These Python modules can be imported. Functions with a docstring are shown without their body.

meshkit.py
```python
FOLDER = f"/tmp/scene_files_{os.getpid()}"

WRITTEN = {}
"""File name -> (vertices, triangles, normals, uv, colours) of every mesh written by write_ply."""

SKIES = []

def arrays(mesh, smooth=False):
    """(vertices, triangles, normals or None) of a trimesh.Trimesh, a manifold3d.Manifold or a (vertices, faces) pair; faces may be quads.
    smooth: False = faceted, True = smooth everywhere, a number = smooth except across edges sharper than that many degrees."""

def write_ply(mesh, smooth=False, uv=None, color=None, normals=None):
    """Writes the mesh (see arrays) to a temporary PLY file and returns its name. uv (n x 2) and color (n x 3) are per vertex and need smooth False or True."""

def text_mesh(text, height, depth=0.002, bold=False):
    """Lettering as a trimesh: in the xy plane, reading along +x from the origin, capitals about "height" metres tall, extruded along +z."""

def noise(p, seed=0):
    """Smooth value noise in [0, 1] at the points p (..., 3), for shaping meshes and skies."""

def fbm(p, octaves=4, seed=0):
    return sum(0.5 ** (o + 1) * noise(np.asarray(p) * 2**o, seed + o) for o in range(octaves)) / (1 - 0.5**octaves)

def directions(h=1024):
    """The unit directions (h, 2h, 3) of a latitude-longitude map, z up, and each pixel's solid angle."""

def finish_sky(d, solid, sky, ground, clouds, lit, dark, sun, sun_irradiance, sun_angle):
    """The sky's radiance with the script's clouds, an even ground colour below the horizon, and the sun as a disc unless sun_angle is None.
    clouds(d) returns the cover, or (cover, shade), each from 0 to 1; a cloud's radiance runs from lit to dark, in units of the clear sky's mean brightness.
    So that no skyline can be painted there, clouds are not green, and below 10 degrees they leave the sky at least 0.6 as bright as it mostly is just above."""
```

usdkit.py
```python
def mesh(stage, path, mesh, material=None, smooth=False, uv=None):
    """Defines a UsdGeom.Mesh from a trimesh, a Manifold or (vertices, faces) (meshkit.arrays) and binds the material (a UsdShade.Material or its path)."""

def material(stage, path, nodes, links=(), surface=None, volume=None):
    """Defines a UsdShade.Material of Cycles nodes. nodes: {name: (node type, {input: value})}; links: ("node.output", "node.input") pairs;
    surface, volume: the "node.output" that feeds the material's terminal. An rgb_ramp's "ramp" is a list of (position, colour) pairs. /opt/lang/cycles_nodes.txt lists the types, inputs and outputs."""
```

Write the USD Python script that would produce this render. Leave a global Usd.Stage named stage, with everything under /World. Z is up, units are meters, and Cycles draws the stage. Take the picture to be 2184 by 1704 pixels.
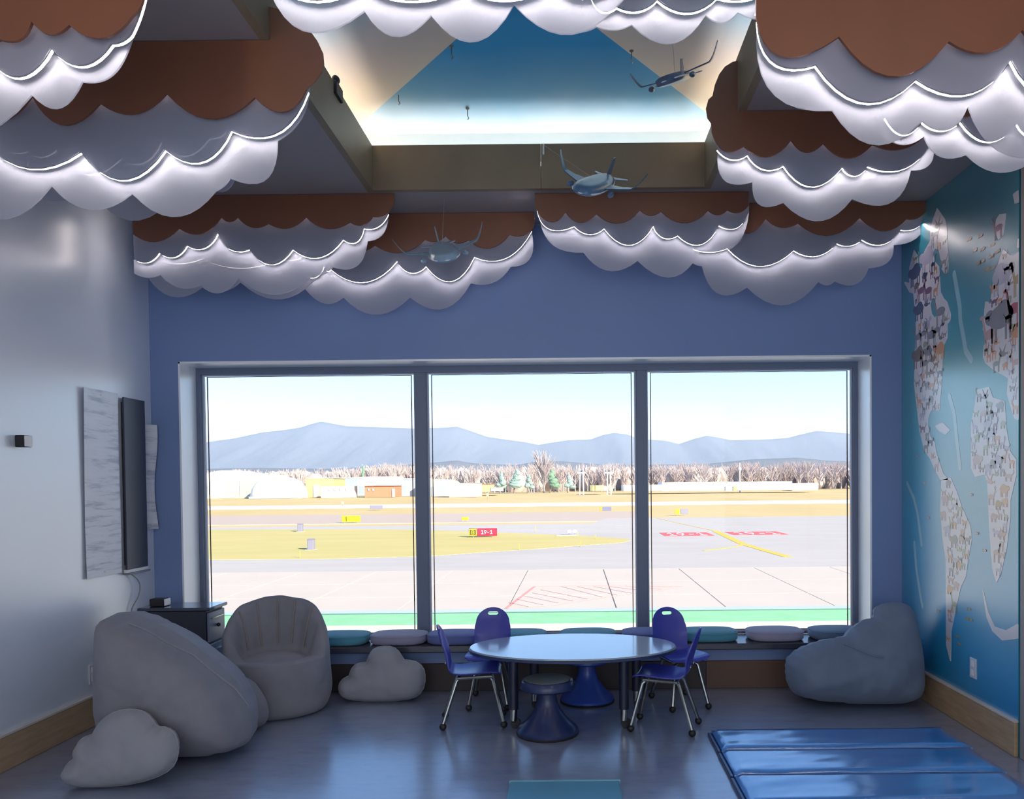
import math, random
import numpy as np, trimesh
import shapely.geometry as sg
from shapely.ops import unary_union
from shapely import affinity
from scipy.spatial import Delaunay
import meshkit, usdkit
from pxr import Usd, UsdGeom, UsdLux, UsdShade, Gf, Sdf

random.seed(7); np.random.seed(7)
stage = Usd.Stage.CreateInMemory()
UsdGeom.SetStageUpAxis(stage, 'Z'); UsdGeom.SetStageMetersPerUnit(stage, 1.0)
stage.SetDefaultPrim(UsdGeom.Xform.Define(stage, '/World').GetPrim())
UsdGeom.Scope.Define(stage, '/World/Looks')

# ------------------------------------------------------------------ camera
W, H, F = 2184, 1704, 1700.0
PX, PY = 1225.0, 1066.0                    # principal point of the (shifted) lens
PITCH, ROLL = math.radians(1.2), 0.0102
EYE = np.array([0.0, 0.0, 1.5])
fw = np.array([0, math.cos(PITCH), -math.sin(PITCH)])
up0 = np.array([0, math.sin(PITCH), math.cos(PITCH)])
rt0 = np.array([1.0, 0, 0])
rt = rt0 * math.cos(ROLL) - up0 * math.sin(ROLL)
up = up0 * math.cos(ROLL) + rt0 * math.sin(ROLL)
cam = UsdGeom.Camera.Define(stage, '/World/camera')
cam.CreateHorizontalApertureAttr(36.0); cam.CreateVerticalApertureAttr(36.0 * H / W)
cam.CreateFocalLengthAttr(36.0 * F / W)
cam.CreateHorizontalApertureOffsetAttr((W / 2 - PX) / W * 36.0)
cam.CreateVerticalApertureOffsetAttr((PY - H / 2) / W * 36.0)
cam.CreateClippingRangeAttr(Gf.Vec2f(0.05, 60000))
cam.CreateFStopAttr(0.0)
cam.CreateExposureAttr(0.62)
cam.AddTransformOp().Set(Gf.Matrix4d(*rt, 0, *up, 0, *(-fw), 0, *EYE, 1))

# ------------------------------------------------------------------ sky and sun
SKY_STRENGTH, SUN_STRENGTH = 0.115, 21000.0
dome = UsdLux.DomeLight.Define(stage, '/World/sky')
sky_mat = usdkit.material(stage, '/World/Looks/sky', {
    'tc': ('texture_coordinate', {}),
    'sky': ('sky_texture', {'sky_type': 'multiple_scattering', 'sun_disc': False, 'sun_elevation': math.radians(24), 'sun_rotation': math.radians(140),
                            'altitude': 100.0, 'air_density': 1.0, 'aerosol_density': 1.0, 'ozone_density': 3.5}),
    'bg': ('background_shader', {'strength': SKY_STRENGTH})},
    [('tc.generated', 'sky.vector'), ('sky.color', 'bg.color')], surface='bg.background')
UsdShade.MaterialBindingAPI.Apply(dome.GetPrim()).Bind(sky_mat)
sun = UsdLux.DistantLight.Define(stage, '/World/sun')
sun.CreateIntensityAttr(SUN_STRENGTH); sun.CreateAngleAttr(0.6); sun.CreateColorAttr(Gf.Vec3f(1.0, 0.84, 0.64))
def aim(prim, eye, d):
    d = np.array(d, float); d /= np.linalg.norm(d); b = -d
    a = np.cross([0, 0, 1.0], b); a = a / np.linalg.norm(a) if np.linalg.norm(a) > 1e-6 else np.array([1.0, 0, 0]); c = np.cross(b, a)
    UsdGeom.Xformable(prim).AddTransformOp().Set(Gf.Matrix4d(*a, 0, *c, 0, *b, 0, *eye, 1))
aim(sun, (0, 0, 30), (-0.62, 0.68, -0.42))
# the room's own lamps above the camera, then an added fill light behind it
for i, (x, y) in enumerate([(-1.6, 1.0), (1.4, 1.0)]):        # warm globes
    l = UsdLux.SphereLight.Define(stage, '/World/room_lamp_%d' % i)
    l.CreateRadiusAttr(0.09); l.CreateIntensityAttr(34.0); l.CreateColorAttr(Gf.Vec3f(1.0, 0.72, 0.52))
    l.AddTranslateOp().Set(Gf.Vec3d(x, y, 3.22))
hall = UsdLux.RectLight.Define(stage, '/World/added_fill_light')          # added soft fill light, set before the closed wall behind the camera
hall.CreateWidthAttr(5.4); hall.CreateHeightAttr(2.3); hall.CreateIntensityAttr(1.45); hall.CreateColorAttr(Gf.Vec3f(0.84, 0.9, 1.0))
aim(hall, (0, -2.15, 1.75), (0, 1, 0.0001))

# ------------------------------------------------------------------ helpers
def ray(u, v):
    a, b = (u - PX) / F, (PY - v) / F
    return fw + a * rt + b * up
def at(u, v, Y):
    d = ray(u, v); return EYE + d * (Y / d[1])
def on_x(u, v, X):
    d = ray(u, v); return EYE + d * (X / d[0])
def on_z(u, v, z):
    d = ray(u, v); return EYE + d * ((z - EYE[2]) / d[2])

used = {}
def path_for(name, parent):
    base = (parent.GetPath() if parent is not None else Sdf.Path('/World'))
    n = used.get((str(base), name), 0); used[(str(base), name)] = n + 1
    return str(base.AppendChild(name if n == 0 else '%s_%03d' % (name, n)))
LOC = {}
def tag(p, label=None, cat=None, group=None, kind=None):
    for k, v in (('label', label), ('category', cat), ('group', group), ('kind', kind)):
        if v: p.SetCustomDataByKey(k, v)
    return p
def thing(name, label=None, cat=None, loc=(0, 0, 0), rotz=0, group=None, kind=None):
    x = UsdGeom.Xform.Define(stage, path_for(name, None))
    x.AddTranslateOp().Set(Gf.Vec3d(*map(float, loc)))
    if rotz: x.AddRotateZOp().Set(float(math.degrees(rotz)))
    p = x.GetPrim(); LOC[str(p.GetPath())] = np.array(loc, float)
    return tag(p, label, cat, group, kind)
def obj(name, mesh, m, parent=None, smooth=False, label=None, cat=None, group=None, kind=None, local=False):
    """One Mesh prim. World coordinates unless local; a parent's own place is taken off."""
    v, f = (mesh.vertices, mesh.faces) if hasattr(mesh, 'vertices') else mesh
    v = np.array(v, float)
    pp = path_for(name, parent)
    loc = LOC.get(str(parent.GetPath()), np.zeros(3)) if parent is not None else np.zeros(3)
    if not local and parent is not None: v = v - loc
    LOC[pp] = np.zeros(3) if local else loc
    p = usdkit.mesh(stage, pp, (v, np.array(f)), m, smooth=smooth).GetPrim()
    return tag(p, label, cat, group, kind)
def dup(src, loc, rotz, label, group=None):
    was = src.GetCustomData()
    p = thing(src.GetName(), label, was['category'], loc, rotz, group or was.get('group'))
    p.GetReferences().AddInternalReference(src.GetPath()); p.SetInstanceable(True)
    return p
cat_ = trimesh.util.concatenate

mats = {}
def mat(name, color, rough=0.5, spec=0.5, metal=0.0, bump=None, vary=None, coat=0.0, sheen=0.0, emit=None, coat_rough=0.1, coat_ior=1.5):
    """Principled; vary=(second colour, scale) mixes by noise, bump=(scale, strength)."""
    if name in mats: return mats[name]
    n = {'p': ('principled_bsdf', {'base_color': color, 'roughness': rough, 'specular_ior_level': spec, 'metallic': metal, 'coat_weight': coat, 'coat_roughness': coat_rough, 'coat_ior': coat_ior, 'sheen_weight': sheen})}
    if emit: n['p'][1].update({'emission_color': emit[0], 'emission_strength': emit[1]})
    l = []
    if bump or vary: n['g'] = ('texture_coordinate', {})
    if vary:
        n['mp'] = ('mapping', {'scale': vary[2] if len(vary) > 2 else (1, 1, 1)})
        n['nz'] = ('noise_texture', {'scale': vary[1], 'detail': 4.0, 'roughness': 0.6})
        n['r'] = ('rgb_ramp', {'ramp': [(0.3, color), (0.7, vary[0])]})
        l += [('g.object', 'mp.vector'), ('mp.vector', 'nz.vector'), ('nz.fac', 'r.fac'), ('r.color', 'p.base_color')]
    if bump:
        n['nb'] = ('noise_texture', {'scale': bump[0], 'detail': 3.0})
        n['b'] = ('bump', {'strength': bump[1], 'distance': bump[2] if len(bump) > 2 else 0.01})
        l += [('g.object', 'nb.vector'), ('nb.fac', 'b.height'), ('b.normal', 'p.normal')]
    mats[name] = usdkit.material(stage, '/World/Looks/' + name, n, l, surface='p.BSDF')
    return mats[name]
def glow(name, color, strength):
    if name not in mats:
        mats[name] = usdkit.material(stage, '/World/Looks/' + name, {'e': ('emission', {'color': color, 'strength': strength})}, [], surface='e.emission')
    return mats[name]

def box(x0, x1, y0, y1, z0, z1, ch=0.0):
    lo, hi = np.array([min(x0, x1), min(y0, y1), min(z0, z1)], float), np.array([max(x0, x1), max(y0, y1), max(z0, z1)], float)
    if ch <= 0:
        m = trimesh.creation.box(hi - lo); m.apply_translation((lo + hi) / 2); return m
    ch = min(ch, (hi - lo).min() * 0.45); pts = []
    for sx in (0, 1):
        for sy in (0, 1):
            for sz in (0, 1):
                c = np.where([sx, sy, sz], hi, lo); s = np.where([sx, sy, sz], -1, 1) * ch
                for k in range(3):
                    q = c + s; q[k] = c[k]; pts.append(q)
    return trimesh.convex.convex_hull(np.array(pts))
def tube(pts, r, sides=6, closed=False):
    p = np.array(pts, float); n = len(p); r = np.broadcast_to(np.asarray(r, float), n)
    t = np.gradient(p, axis=0) if not closed else np.roll(p, -1, 0) - np.roll(p, 1, 0)
    t /= np.maximum(np.linalg.norm(t, axis=1, keepdims=True), 1e-9)
    ref = np.array([0, 0, 1.0]) if abs(t[:, 2]).mean() < 0.8 else np.array([1.0, 0, 0])
    v = []
    for i in range(n):
        a = np.cross(ref, t[i]); a /= max(np.linalg.norm(a), 1e-9); b = np.cross(t[i], a)
        for k in range(sides):
            th = 2 * math.pi * k / sides; v.append(p[i] + r[i] * (math.cos(th) * a + math.sin(th) * b))
    f = []
    for i in range(n if closed else n - 1):
        j = (i + 1) % n
        for k in range(sides):
            a, b, c, d = i * sides + k, i * sides + (k + 1) % sides, j * sides + (k + 1) % sides, j * sides + k
            f += [(a, b, c), (a, c, d)]
    if not closed:
        v += [p[0], p[-1]]; a, b = len(v) - 2, len(v) - 1
        for k in range(sides):
            f += [(a, (k + 1) % sides, k), (b, (n - 1) * sides + k, (n - 1) * sides + (k + 1) % sides)]
    return trimesh.Trimesh(np.array(v), np.array(f), process=False)
def lathe(prof, n=32, c=(0, 0, 0)):
    prof = np.array(prof, float); k = len(prof); v = []
    for i in range(n):
        th = 2 * math.pi * i / n
        v += [(r * math.cos(th) + c[0], r * math.sin(th) + c[1], z + c[2]) for r, z in prof]
    f = []
    for i in range(n):
        j = (i + 1) % n
        for a in range(k - 1):
            f += [(i * k + a, j * k + a, j * k + a + 1), (i * k + a, j * k + a + 1, i * k + a + 1)]
    m = trimesh.Trimesh(np.array(v), np.array(f), process=False); m.merge_vertices(); m.update_faces(m.nondegenerate_faces()); return m
def ball(c, r, sub=2, sc=(1, 1, 1)):
    m = trimesh.creation.icosphere(sub, r); m.apply_scale(sc); m.apply_translation(c); return m
def extr(poly, t):
    return cat_([trimesh.creation.extrude_polygon(g, t, engine='earcut') for g in getattr(poly, 'geoms', [poly]) if g.area > 1e-9])
def wall_xz(poly, y, t):          # polygon in (x, z), from y to y + t
    m = extr(poly, t); v = m.vertices
    m.vertices = np.column_stack([v[:, 0], y + t - v[:, 2], v[:, 1]]); return m
def wall_yz(poly, x, t):          # polygon in (y, z), from x to x + t
    m = extr(poly, t); v = m.vertices
    m.vertices = np.column_stack([x + v[:, 2], v[:, 0], v[:, 1]]); return m
def flat(poly, z, t=0.01):
    m = extr(poly, t); m.apply_translation((0, 0, z)); return m
def trisheet(poly, res):
    pts = []
    for ring in [poly.exterior, *poly.interiors]:
        n = max(8, int(ring.length / res)); pts += [ring.interpolate(i / n, normalized=True).coords[0] for i in range(n)]
    x0, y0, x1, y1 = poly.bounds; inner = poly.buffer(-res * 0.55)
    from shapely import contains_xy
    gx, gy = np.meshgrid(np.arange(x0, x1, res), np.arange(y0, y1, res * 0.866)); gx[1::2] += res / 2
    g = np.column_stack([gx.ravel(), gy.ravel()]); g = g[contains_xy(inner, g[:, 0], g[:, 1])]
    p = np.vstack([np.array(pts), g]); t = Delaunay(p).simplices; c = p[t].mean(1)
    t = t[contains_xy(poly, c[:, 0], c[:, 1])]
    a, b, d = p[t[:, 0]], p[t[:, 1]], p[t[:, 2]]
    cr = (b - a)[:, 0] * (d - a)[:, 1] - (b - a)[:, 1] * (d - a)[:, 0]
    t = t[abs(cr) > 1e-12]; cr = cr[abs(cr) > 1e-12]; t[cr < 0] = t[cr < 0][:, ::-1]
    return p, t
def two_sided(top, bot, t):
    n = len(top); e = np.vstack([t[:, [0, 1]], t[:, [1, 2]], t[:, [2, 0]]])
    s = {tuple(x) for x in e}; be = [x for x in e if (x[1], x[0]) not in s]
    f = [t, t[:, ::-1] + n] + [np.array([[b, a, a + n], [b, a + n, b + n]]) for a, b in be]
    return trimesh.Trimesh(np.vstack([top, bot]), np.vstack(f), process=False)
def inflate(poly, half, R, res, place, wrinkle=0.0, seed=0, power=2.0, shift=None):
    """Stuffed cushion from an outline: place(a, b, depth) gives the point in the room."""
    from shapely import points, distance
    p, t = trisheet(poly, res); d = distance(points(p), poly.boundary)
    k = np.clip(d / R, 0, 1); th = half * (1 - (1 - k) ** power) ** (1 / power)
    w = wrinkle * (meshkit.fbm(np.column_stack([p * 6, np.zeros(len(p))]), 4, seed) - 0.5) * np.minimum(k * 2, 1)
    w2 = wrinkle * (meshkit.fbm(np.column_stack([p * 6, np.ones(len(p)) * 9]), 4, seed + 5) - 0.5) * np.minimum(k * 2, 1)
    m = two_sided(np.array([place(a, b, -h) for (a, b), h in zip(p, th + w)]), np.array([place(a, b, h) for (a, b), h in zip(p, th + w2)]), t)
    m.merge_vertices(); m.update_faces(m.nondegenerate_faces()); m.fix_normals(); return m
def smoothpoly(pts, n=6):
    """Closed Catmull-Rom through the points."""
    p = np.array(pts, float); k = len(p); out = []
    for i in range(k):
        a, b, c, d = p[i - 1], p[i], p[(i + 1) % k], p[(i + 2) % k]
        for s in np.arange(n) / n:
            out.append(0.5 * (2 * b + (c - a) * s + (2 * a - 5 * b + 4 * c - d) * s ** 2 + (3 * b - a - 3 * c + d) * s ** 3))
    return sg.Polygon(out).buffer(0)

# ------------------------------------------------------------------ looks
def wallpaint(name, c, rough=0.42, spec=0.6, coat=0.0):
    return mat(name, c, rough, spec, bump=(180, 0.03), coat=coat, coat_rough=0.3, coat_ior=2.3)
M_left = wallpaint('paint_pale_blue_white', (0.72, 0.79, 0.88), 0.35, 0.5, 1.0)
M_back = wallpaint('paint_slate_blue', (0.19, 0.28, 0.52), 0.5, 0.5)
M_reveal = wallpaint('paint_white', (0.84, 0.88, 0.93), 0.4, 0.5, 1.0)
M_ceil = mat('ceiling_grey', (0.3, 0.27, 0.27), 0.5, 0.5)
M_curb = mat('curb_tan', (0.26, 0.2, 0.13), 0.5, 0.4, vary=((0.22, 0.17, 0.115), 3.0))
M_brown = mat('cloud_brown_ply', (0.23, 0.085, 0.042), 0.5, 0.7, vary=((0.2, 0.074, 0.037), 2.5))
M_wood = mat('maple_base', (0.45, 0.33, 0.2), 0.45, 0.4, vary=((0.36, 0.25, 0.15), 6.0, (1, 1, 8)))
M_metal = mat('frame_blue_grey', (0.14, 0.18, 0.27), 0.4, 0.5)
M_black = mat('black_rubber', (0.012, 0.013, 0.016), 0.5)
M_chrome = mat('steel_tube', (0.34, 0.36, 0.35), 0.22, 0.5, 1.0)
M_white = mat('white_plastic', (0.8, 0.8, 0.8), 0.4)

# ------------------------------------------------------------------ room shell
D, XL, XR, ZC = 5.78, -3.057, 2.377, 3.367
YF = -2.2                                       # wall behind the camera
WX0, WX1, WZ0, WZ1, YW = -2.853, 2.156, 0.30, 2.405, 6.02    # window opening, frame plane
YE = 6.12                                       # outer face of the facade
OX0, OX1, OY0, OY1, ZT = -1.255, 0.846, 2.6, 5.08, 3.645       # skylight opening and top of its curb

floor_mat = usdkit.material(stage, '/World/Looks/vinyl_floor', {
    'g': ('texture_coordinate', {}), 'm': ('mapping', {'scale': (1, 2.6, 1)}),
    'n': ('noise_texture', {'scale': 5.0, 'detail': 8.0, 'roughness': 0.7}), 'n2': ('noise_texture', {'scale': 60.0, 'detail': 4.0}),
    'r': ('rgb_ramp', {'ramp': [(0.3, (0.18, 0.225, 0.34)), (0.7, (0.28, 0.33, 0.46))]}),
    'rr': ('map_range', {'from_min': 0.3, 'from_max': 0.7, 'to_min': 0.3, 'to_max': 0.46}),
    'b': ('bump', {'strength': 0.05, 'distance': 0.01}),
    'p': ('principled_bsdf', {'specular_ior_level': 0.5, 'coat_weight': 1.0, 'coat_roughness': 0.2, 'coat_ior': 2.4})},
    [('g.object', 'm.vector'), ('m.vector', 'n.vector'), ('g.object', 'n2.vector'), ('n.fac', 'r.fac'), ('r.color', 'p.base_color'),
     ('n.fac', 'rr.value'), ('rr.result', 'p.roughness'), ('n2.fac', 'b.height'), ('b.normal', 'p.normal')], surface='p.BSDF')
obj('floor', box(XL - 0.2, 3.2, YF, D + 0.2, -0.12, 0.0), floor_mat, kind='structure')
obj('wall_left', box(XL - 0.2, XL, YF, D + 0.1, 0, ZC + 0.1), M_left, kind='structure')
obj('wall_right', box(XR, XR + 0.25, 4.26, D + 0.1, 0, ZC + 0.1), mat('paint_teal', (0.03, 0.26, 0.34), 0.42, 0.6), kind='structure')
obj('wall_side', box(3.0, 3.2, YF, 4.3, 0, ZC + 0.1), M_left, kind='structure')
obj('wall_front', box(XL - 0.2, 3.2, YF - 0.15, YF, 0, ZC + 0.1), mat('paint_warm_grey', (0.5, 0.47, 0.45), 0.6), kind='structure')
hole = sg.box(WX0, WZ0, WX1, WZ1)
obj('wall_back', wall_xz(sg.box(XL - 0.2, -0.1, XR + 0.25, ZC + 0.1).difference(hole), D, YE - D), M_back, kind='structure')
obj('wall_outside', cat_([box(-14, XL - 0.2, YE - 0.3, YE, -4.2, 4.6), box(XR + 0.25, 14, YE - 0.3, YE, -4.2, 4.6), box(XL - 0.2, XR + 0.25, YE - 0.3, YE, -4.2, -0.14), box(XL - 0.2, XR + 0.25, YE - 0.3, YE, ZC + 0.12, 4.6)]),
    mat('facade_panel', (0.5, 0.5, 0.5), 0.6), kind='structure')
obj('roof', box(-14, 14, YF - 8, YE, 4.45, 4.6), M_ceil, kind='structure')
# reveal lining of the window (head and jambs), white
obj('trim_1', cat_([box(WX0 - 0.001, WX0 + 0.012, D - 0.002, YW, WZ0, WZ1), box(WX1 - 0.012, WX1 + 0.001, D - 0.002, YW, WZ0, WZ1), box(WX0, WX1, D - 0.002, YW, WZ1 - 0.012, WZ1 + 0.001)]), M_reveal, kind='structure')
# deep sill that serves as a bench
obj('trim_2', box(WX0 - 0.0, WX1 + 0.0, 5.66, YW, 0.30, 0.345, 0.006), mat('sill_dark_laminate', (0.045, 0.05, 0.075), 0.25, 0.6), kind='structure')

# ceiling with the raised skylight
ceil = thing('ceiling', kind='structure')
rim = sg.box(OX0, OY0, OX1, OY1)
obj('ceiling_panel', flat(sg.box(XL - 0.2, YF, 3.2, D + 0.1).difference(rim.buffer(0.04, join_style='mitre')), ZC, 0.08), M_ceil, ceil)
cw = 0.04
mid = -0.19
for nm, b in (('curb', (OX0 - cw, mid - 0.001, OY1, OY1 + cw)), ('curb', (mid + 0.001, OX1 + cw, OY1, OY1 + cw)), ('curb', (OX0 - cw, OX1 + cw, OY0 - cw, OY0)), ('curb', (OX0 - cw, OX0, OY0, OY1)), ('curb', (OX1, OX1 + cw, OY0, OY1))):
    obj(nm, box(b[0], b[1], b[2], b[3], ZC - 0.002, ZT), M_curb, ceil)
e = 0.2; BX0, BX1, BY0, BY1, ZB, ZR = OX0 - e, OX1 + e, OY0 - e, OY1 + e, 3.80, 4.035
obj('cove_floor', flat(sg.box(BX0, BY0, BX1, BY1).difference(sg.box(OX0 - cw, OY0 - cw, OX1 + cw, OY1 + cw)), 3.50, 0.02), M_reveal, ceil)
hx = (BX0 + BX1) / 2; r0, r1 = BY0 + (BX1 - BX0) / 2, BY1 - (BX1 - BX0) / 2
def mural_sky_glow(name, warm):  # sky mural colours, with the cove lighting painted in as ramps
    if warm:  # side faces: cream to cyan ramp, part mural and part painted light
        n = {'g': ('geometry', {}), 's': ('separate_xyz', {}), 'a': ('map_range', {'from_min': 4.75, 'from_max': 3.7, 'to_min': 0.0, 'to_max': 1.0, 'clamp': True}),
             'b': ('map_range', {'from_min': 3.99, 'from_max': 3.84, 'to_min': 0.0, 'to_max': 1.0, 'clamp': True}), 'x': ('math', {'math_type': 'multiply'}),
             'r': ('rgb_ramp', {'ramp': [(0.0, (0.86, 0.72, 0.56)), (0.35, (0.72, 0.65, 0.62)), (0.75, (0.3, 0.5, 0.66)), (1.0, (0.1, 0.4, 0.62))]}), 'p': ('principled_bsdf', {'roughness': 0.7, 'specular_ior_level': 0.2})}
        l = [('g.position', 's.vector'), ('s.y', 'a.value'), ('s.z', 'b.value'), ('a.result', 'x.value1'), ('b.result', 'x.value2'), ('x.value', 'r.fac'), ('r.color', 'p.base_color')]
    else:  # end faces: blue sky, painted white low down as cove glow
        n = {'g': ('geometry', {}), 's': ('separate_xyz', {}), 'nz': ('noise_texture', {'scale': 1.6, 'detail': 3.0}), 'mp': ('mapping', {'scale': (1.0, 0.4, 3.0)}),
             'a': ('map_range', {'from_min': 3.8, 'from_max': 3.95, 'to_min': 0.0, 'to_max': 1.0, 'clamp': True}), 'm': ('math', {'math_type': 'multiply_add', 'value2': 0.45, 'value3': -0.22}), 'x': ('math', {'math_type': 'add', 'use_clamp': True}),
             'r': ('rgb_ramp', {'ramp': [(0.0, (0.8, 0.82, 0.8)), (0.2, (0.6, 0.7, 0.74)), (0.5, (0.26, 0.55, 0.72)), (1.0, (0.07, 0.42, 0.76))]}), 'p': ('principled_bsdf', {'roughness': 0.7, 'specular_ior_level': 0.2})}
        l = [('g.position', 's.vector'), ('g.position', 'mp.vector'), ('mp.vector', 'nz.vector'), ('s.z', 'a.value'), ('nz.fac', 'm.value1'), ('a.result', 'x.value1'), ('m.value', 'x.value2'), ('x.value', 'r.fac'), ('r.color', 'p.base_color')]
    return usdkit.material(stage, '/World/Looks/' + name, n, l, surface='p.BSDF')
M_skyblue_glow, M_skywarm_glow = mural_sky_glow('vault_blue_painted_glow', False), mural_sky_glow('vault_cream_painted_glow', True)
def slab(pts, t=0.02):
    p = np.array(pts, float); n = np.cross(p[1] - p[0], p[2] - p[0]); n /= np.linalg.norm(n); n *= np.sign(n[2]) or 1
    k = len(p); f = []
    for i in range(1, k - 1): f += [(0, i, i + 1), (k, k + i + 1, k + i)]
    for i in range(k): j = (i + 1) % k; f += [(i, j, j + k), (i, j + k, i + k)]
    m = trimesh.Trimesh(np.vstack([p, p + n * t]), np.array(f), process=False); m.fix_normals(); return m
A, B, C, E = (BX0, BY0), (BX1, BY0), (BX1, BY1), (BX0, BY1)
for nm, mm, pts, wl in (('vault_face', M_skyblue_glow, [(*E, ZB), (*C, ZB), (hx, r1, ZR)], (BX0, BX1, BY1, BY1 + 0.02)), ('vault_face', M_skyblue_glow, [(*A, ZB), (*B, ZB), (hx, r0, ZR)], (BX0, BX1, BY0 - 0.02, BY0)),
                    ('vault_face', M_skywarm_glow, [(*A, ZB), (*E, ZB), (hx, r1, ZR), (hx, r0, ZR)], (BX0 - 0.02, BX0, BY0, BY1)), ('vault_face', M_skywarm_glow, [(*B, ZB), (*C, ZB), (hx, r1, ZR), (hx, r0, ZR)], (BX1, BX1 + 0.02, BY0, BY1))):
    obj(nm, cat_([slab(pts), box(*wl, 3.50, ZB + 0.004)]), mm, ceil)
# cove light strips hidden behind the curb
def strip(p0, p1, r=0.012): return tube(np.linspace(p0, p1, 6), r, 5)
zs = 3.56
obj('cove_light', strip((OX0 - 0.1, OY1 + 0.1, zs), (OX1 + 0.1, OY1 + 0.1, zs)), glow('cove_white', (0.86, 0.95, 1.0), 9.5), ceil)
obj('cove_light', strip((OX0 - 0.1, OY0 - 0.1, zs), (OX1 + 0.1, OY0 - 0.1, zs)), mats['cove_white'], ceil)
obj('cove_light', strip((OX0 - 0.1, OY0, zs), (OX0 - 0.1, OY1, zs)), glow('cove_side', (1.0, 0.92, 0.82), 9.0), ceil)
obj('cove_light', strip((OX1 + 0.1, OY0, zs), (OX1 + 0.1, OY1, zs)), mats['cove_side'], ceil)

# baseboards
def baseboard(name, b, cap):
    t = thing(name, kind='structure'); obj('board', box(*b, 0.004), M_wood, t); obj('cap', box(*cap, 0.002), mat('base_cap', (0.6, 0.56, 0.5), 0.3, 0.6), t)
baseboard('baseboard_left', (XL, XL + 0.022, YF, D, 0, 0.185), (XL, XL + 0.026, YF, D, 0.185, 0.2))
baseboard('baseboard_right', (XR - 0.022, XR, 4.26, D, 0, 0.185), (XR - 0.026, XR, 4.26, D, 0.185, 0.2))
bb = thing('baseboard_back', kind='structure')
obj('board', box(XL + 0.022, 0.94, D - 0.018, D, 0, 0.2, 0.003), mat('base_dark', (0.055, 0.045, 0.045), 0.5, 0.4), bb)
obj('board', box(0.945, XR - 0.022, D - 0.022, D, 0, 0.2, 0.003), mat('base_back', (0.14, 0.085, 0.06), 0.5, 0.4), bb)
obj('trim_3', box(XR - 0.003, 3.0, 4.0, 4.245, 0, ZC, 0.004), mat('trim_grey_tan', (0.3, 0.27, 0.26), 0.5), kind='structure')

# window
win = thing('window_1', kind='structure')
fr = 0.06
fp = sg.box(WX0, 0.345, WX1, WZ1).difference(sg.box(WX0 + 0.045, 0.36, WX1 - 0.045, WZ1 - fr))
obj('frame', wall_xz(fp, YW, 0.08), M_metal, win)
mx = [(-1.195, -1.107), (0.473, 0.552)]
for a, b in mx: obj('mullion', box(a, b, YW - 0.004, YW + 0.085, 0.36, WZ1 - fr, 0.004), M_metal, win)
glass = usdkit.material(stage, '/World/Looks/window_glass', {'t': ('transparent_bsdf', {'color': (0.98, 0.995, 0.99)}), 'g': ('glossy_bsdf', {'color': (1, 1, 1), 'roughness': 0.0}), 'f': ('fresnel', {'IOR': 1.2}), 'x': ('mix_closure', {})},
                        [('f.fac', 'x.fac'), ('t.BSDF', 'x.closure1'), ('g.BSDF', 'x.closure2')], surface='x.closure')
edges = [WX0 + 0.045, mx[0][0], mx[0][1], mx[1][0], mx[1][1], WX1 - 0.045]
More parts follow.
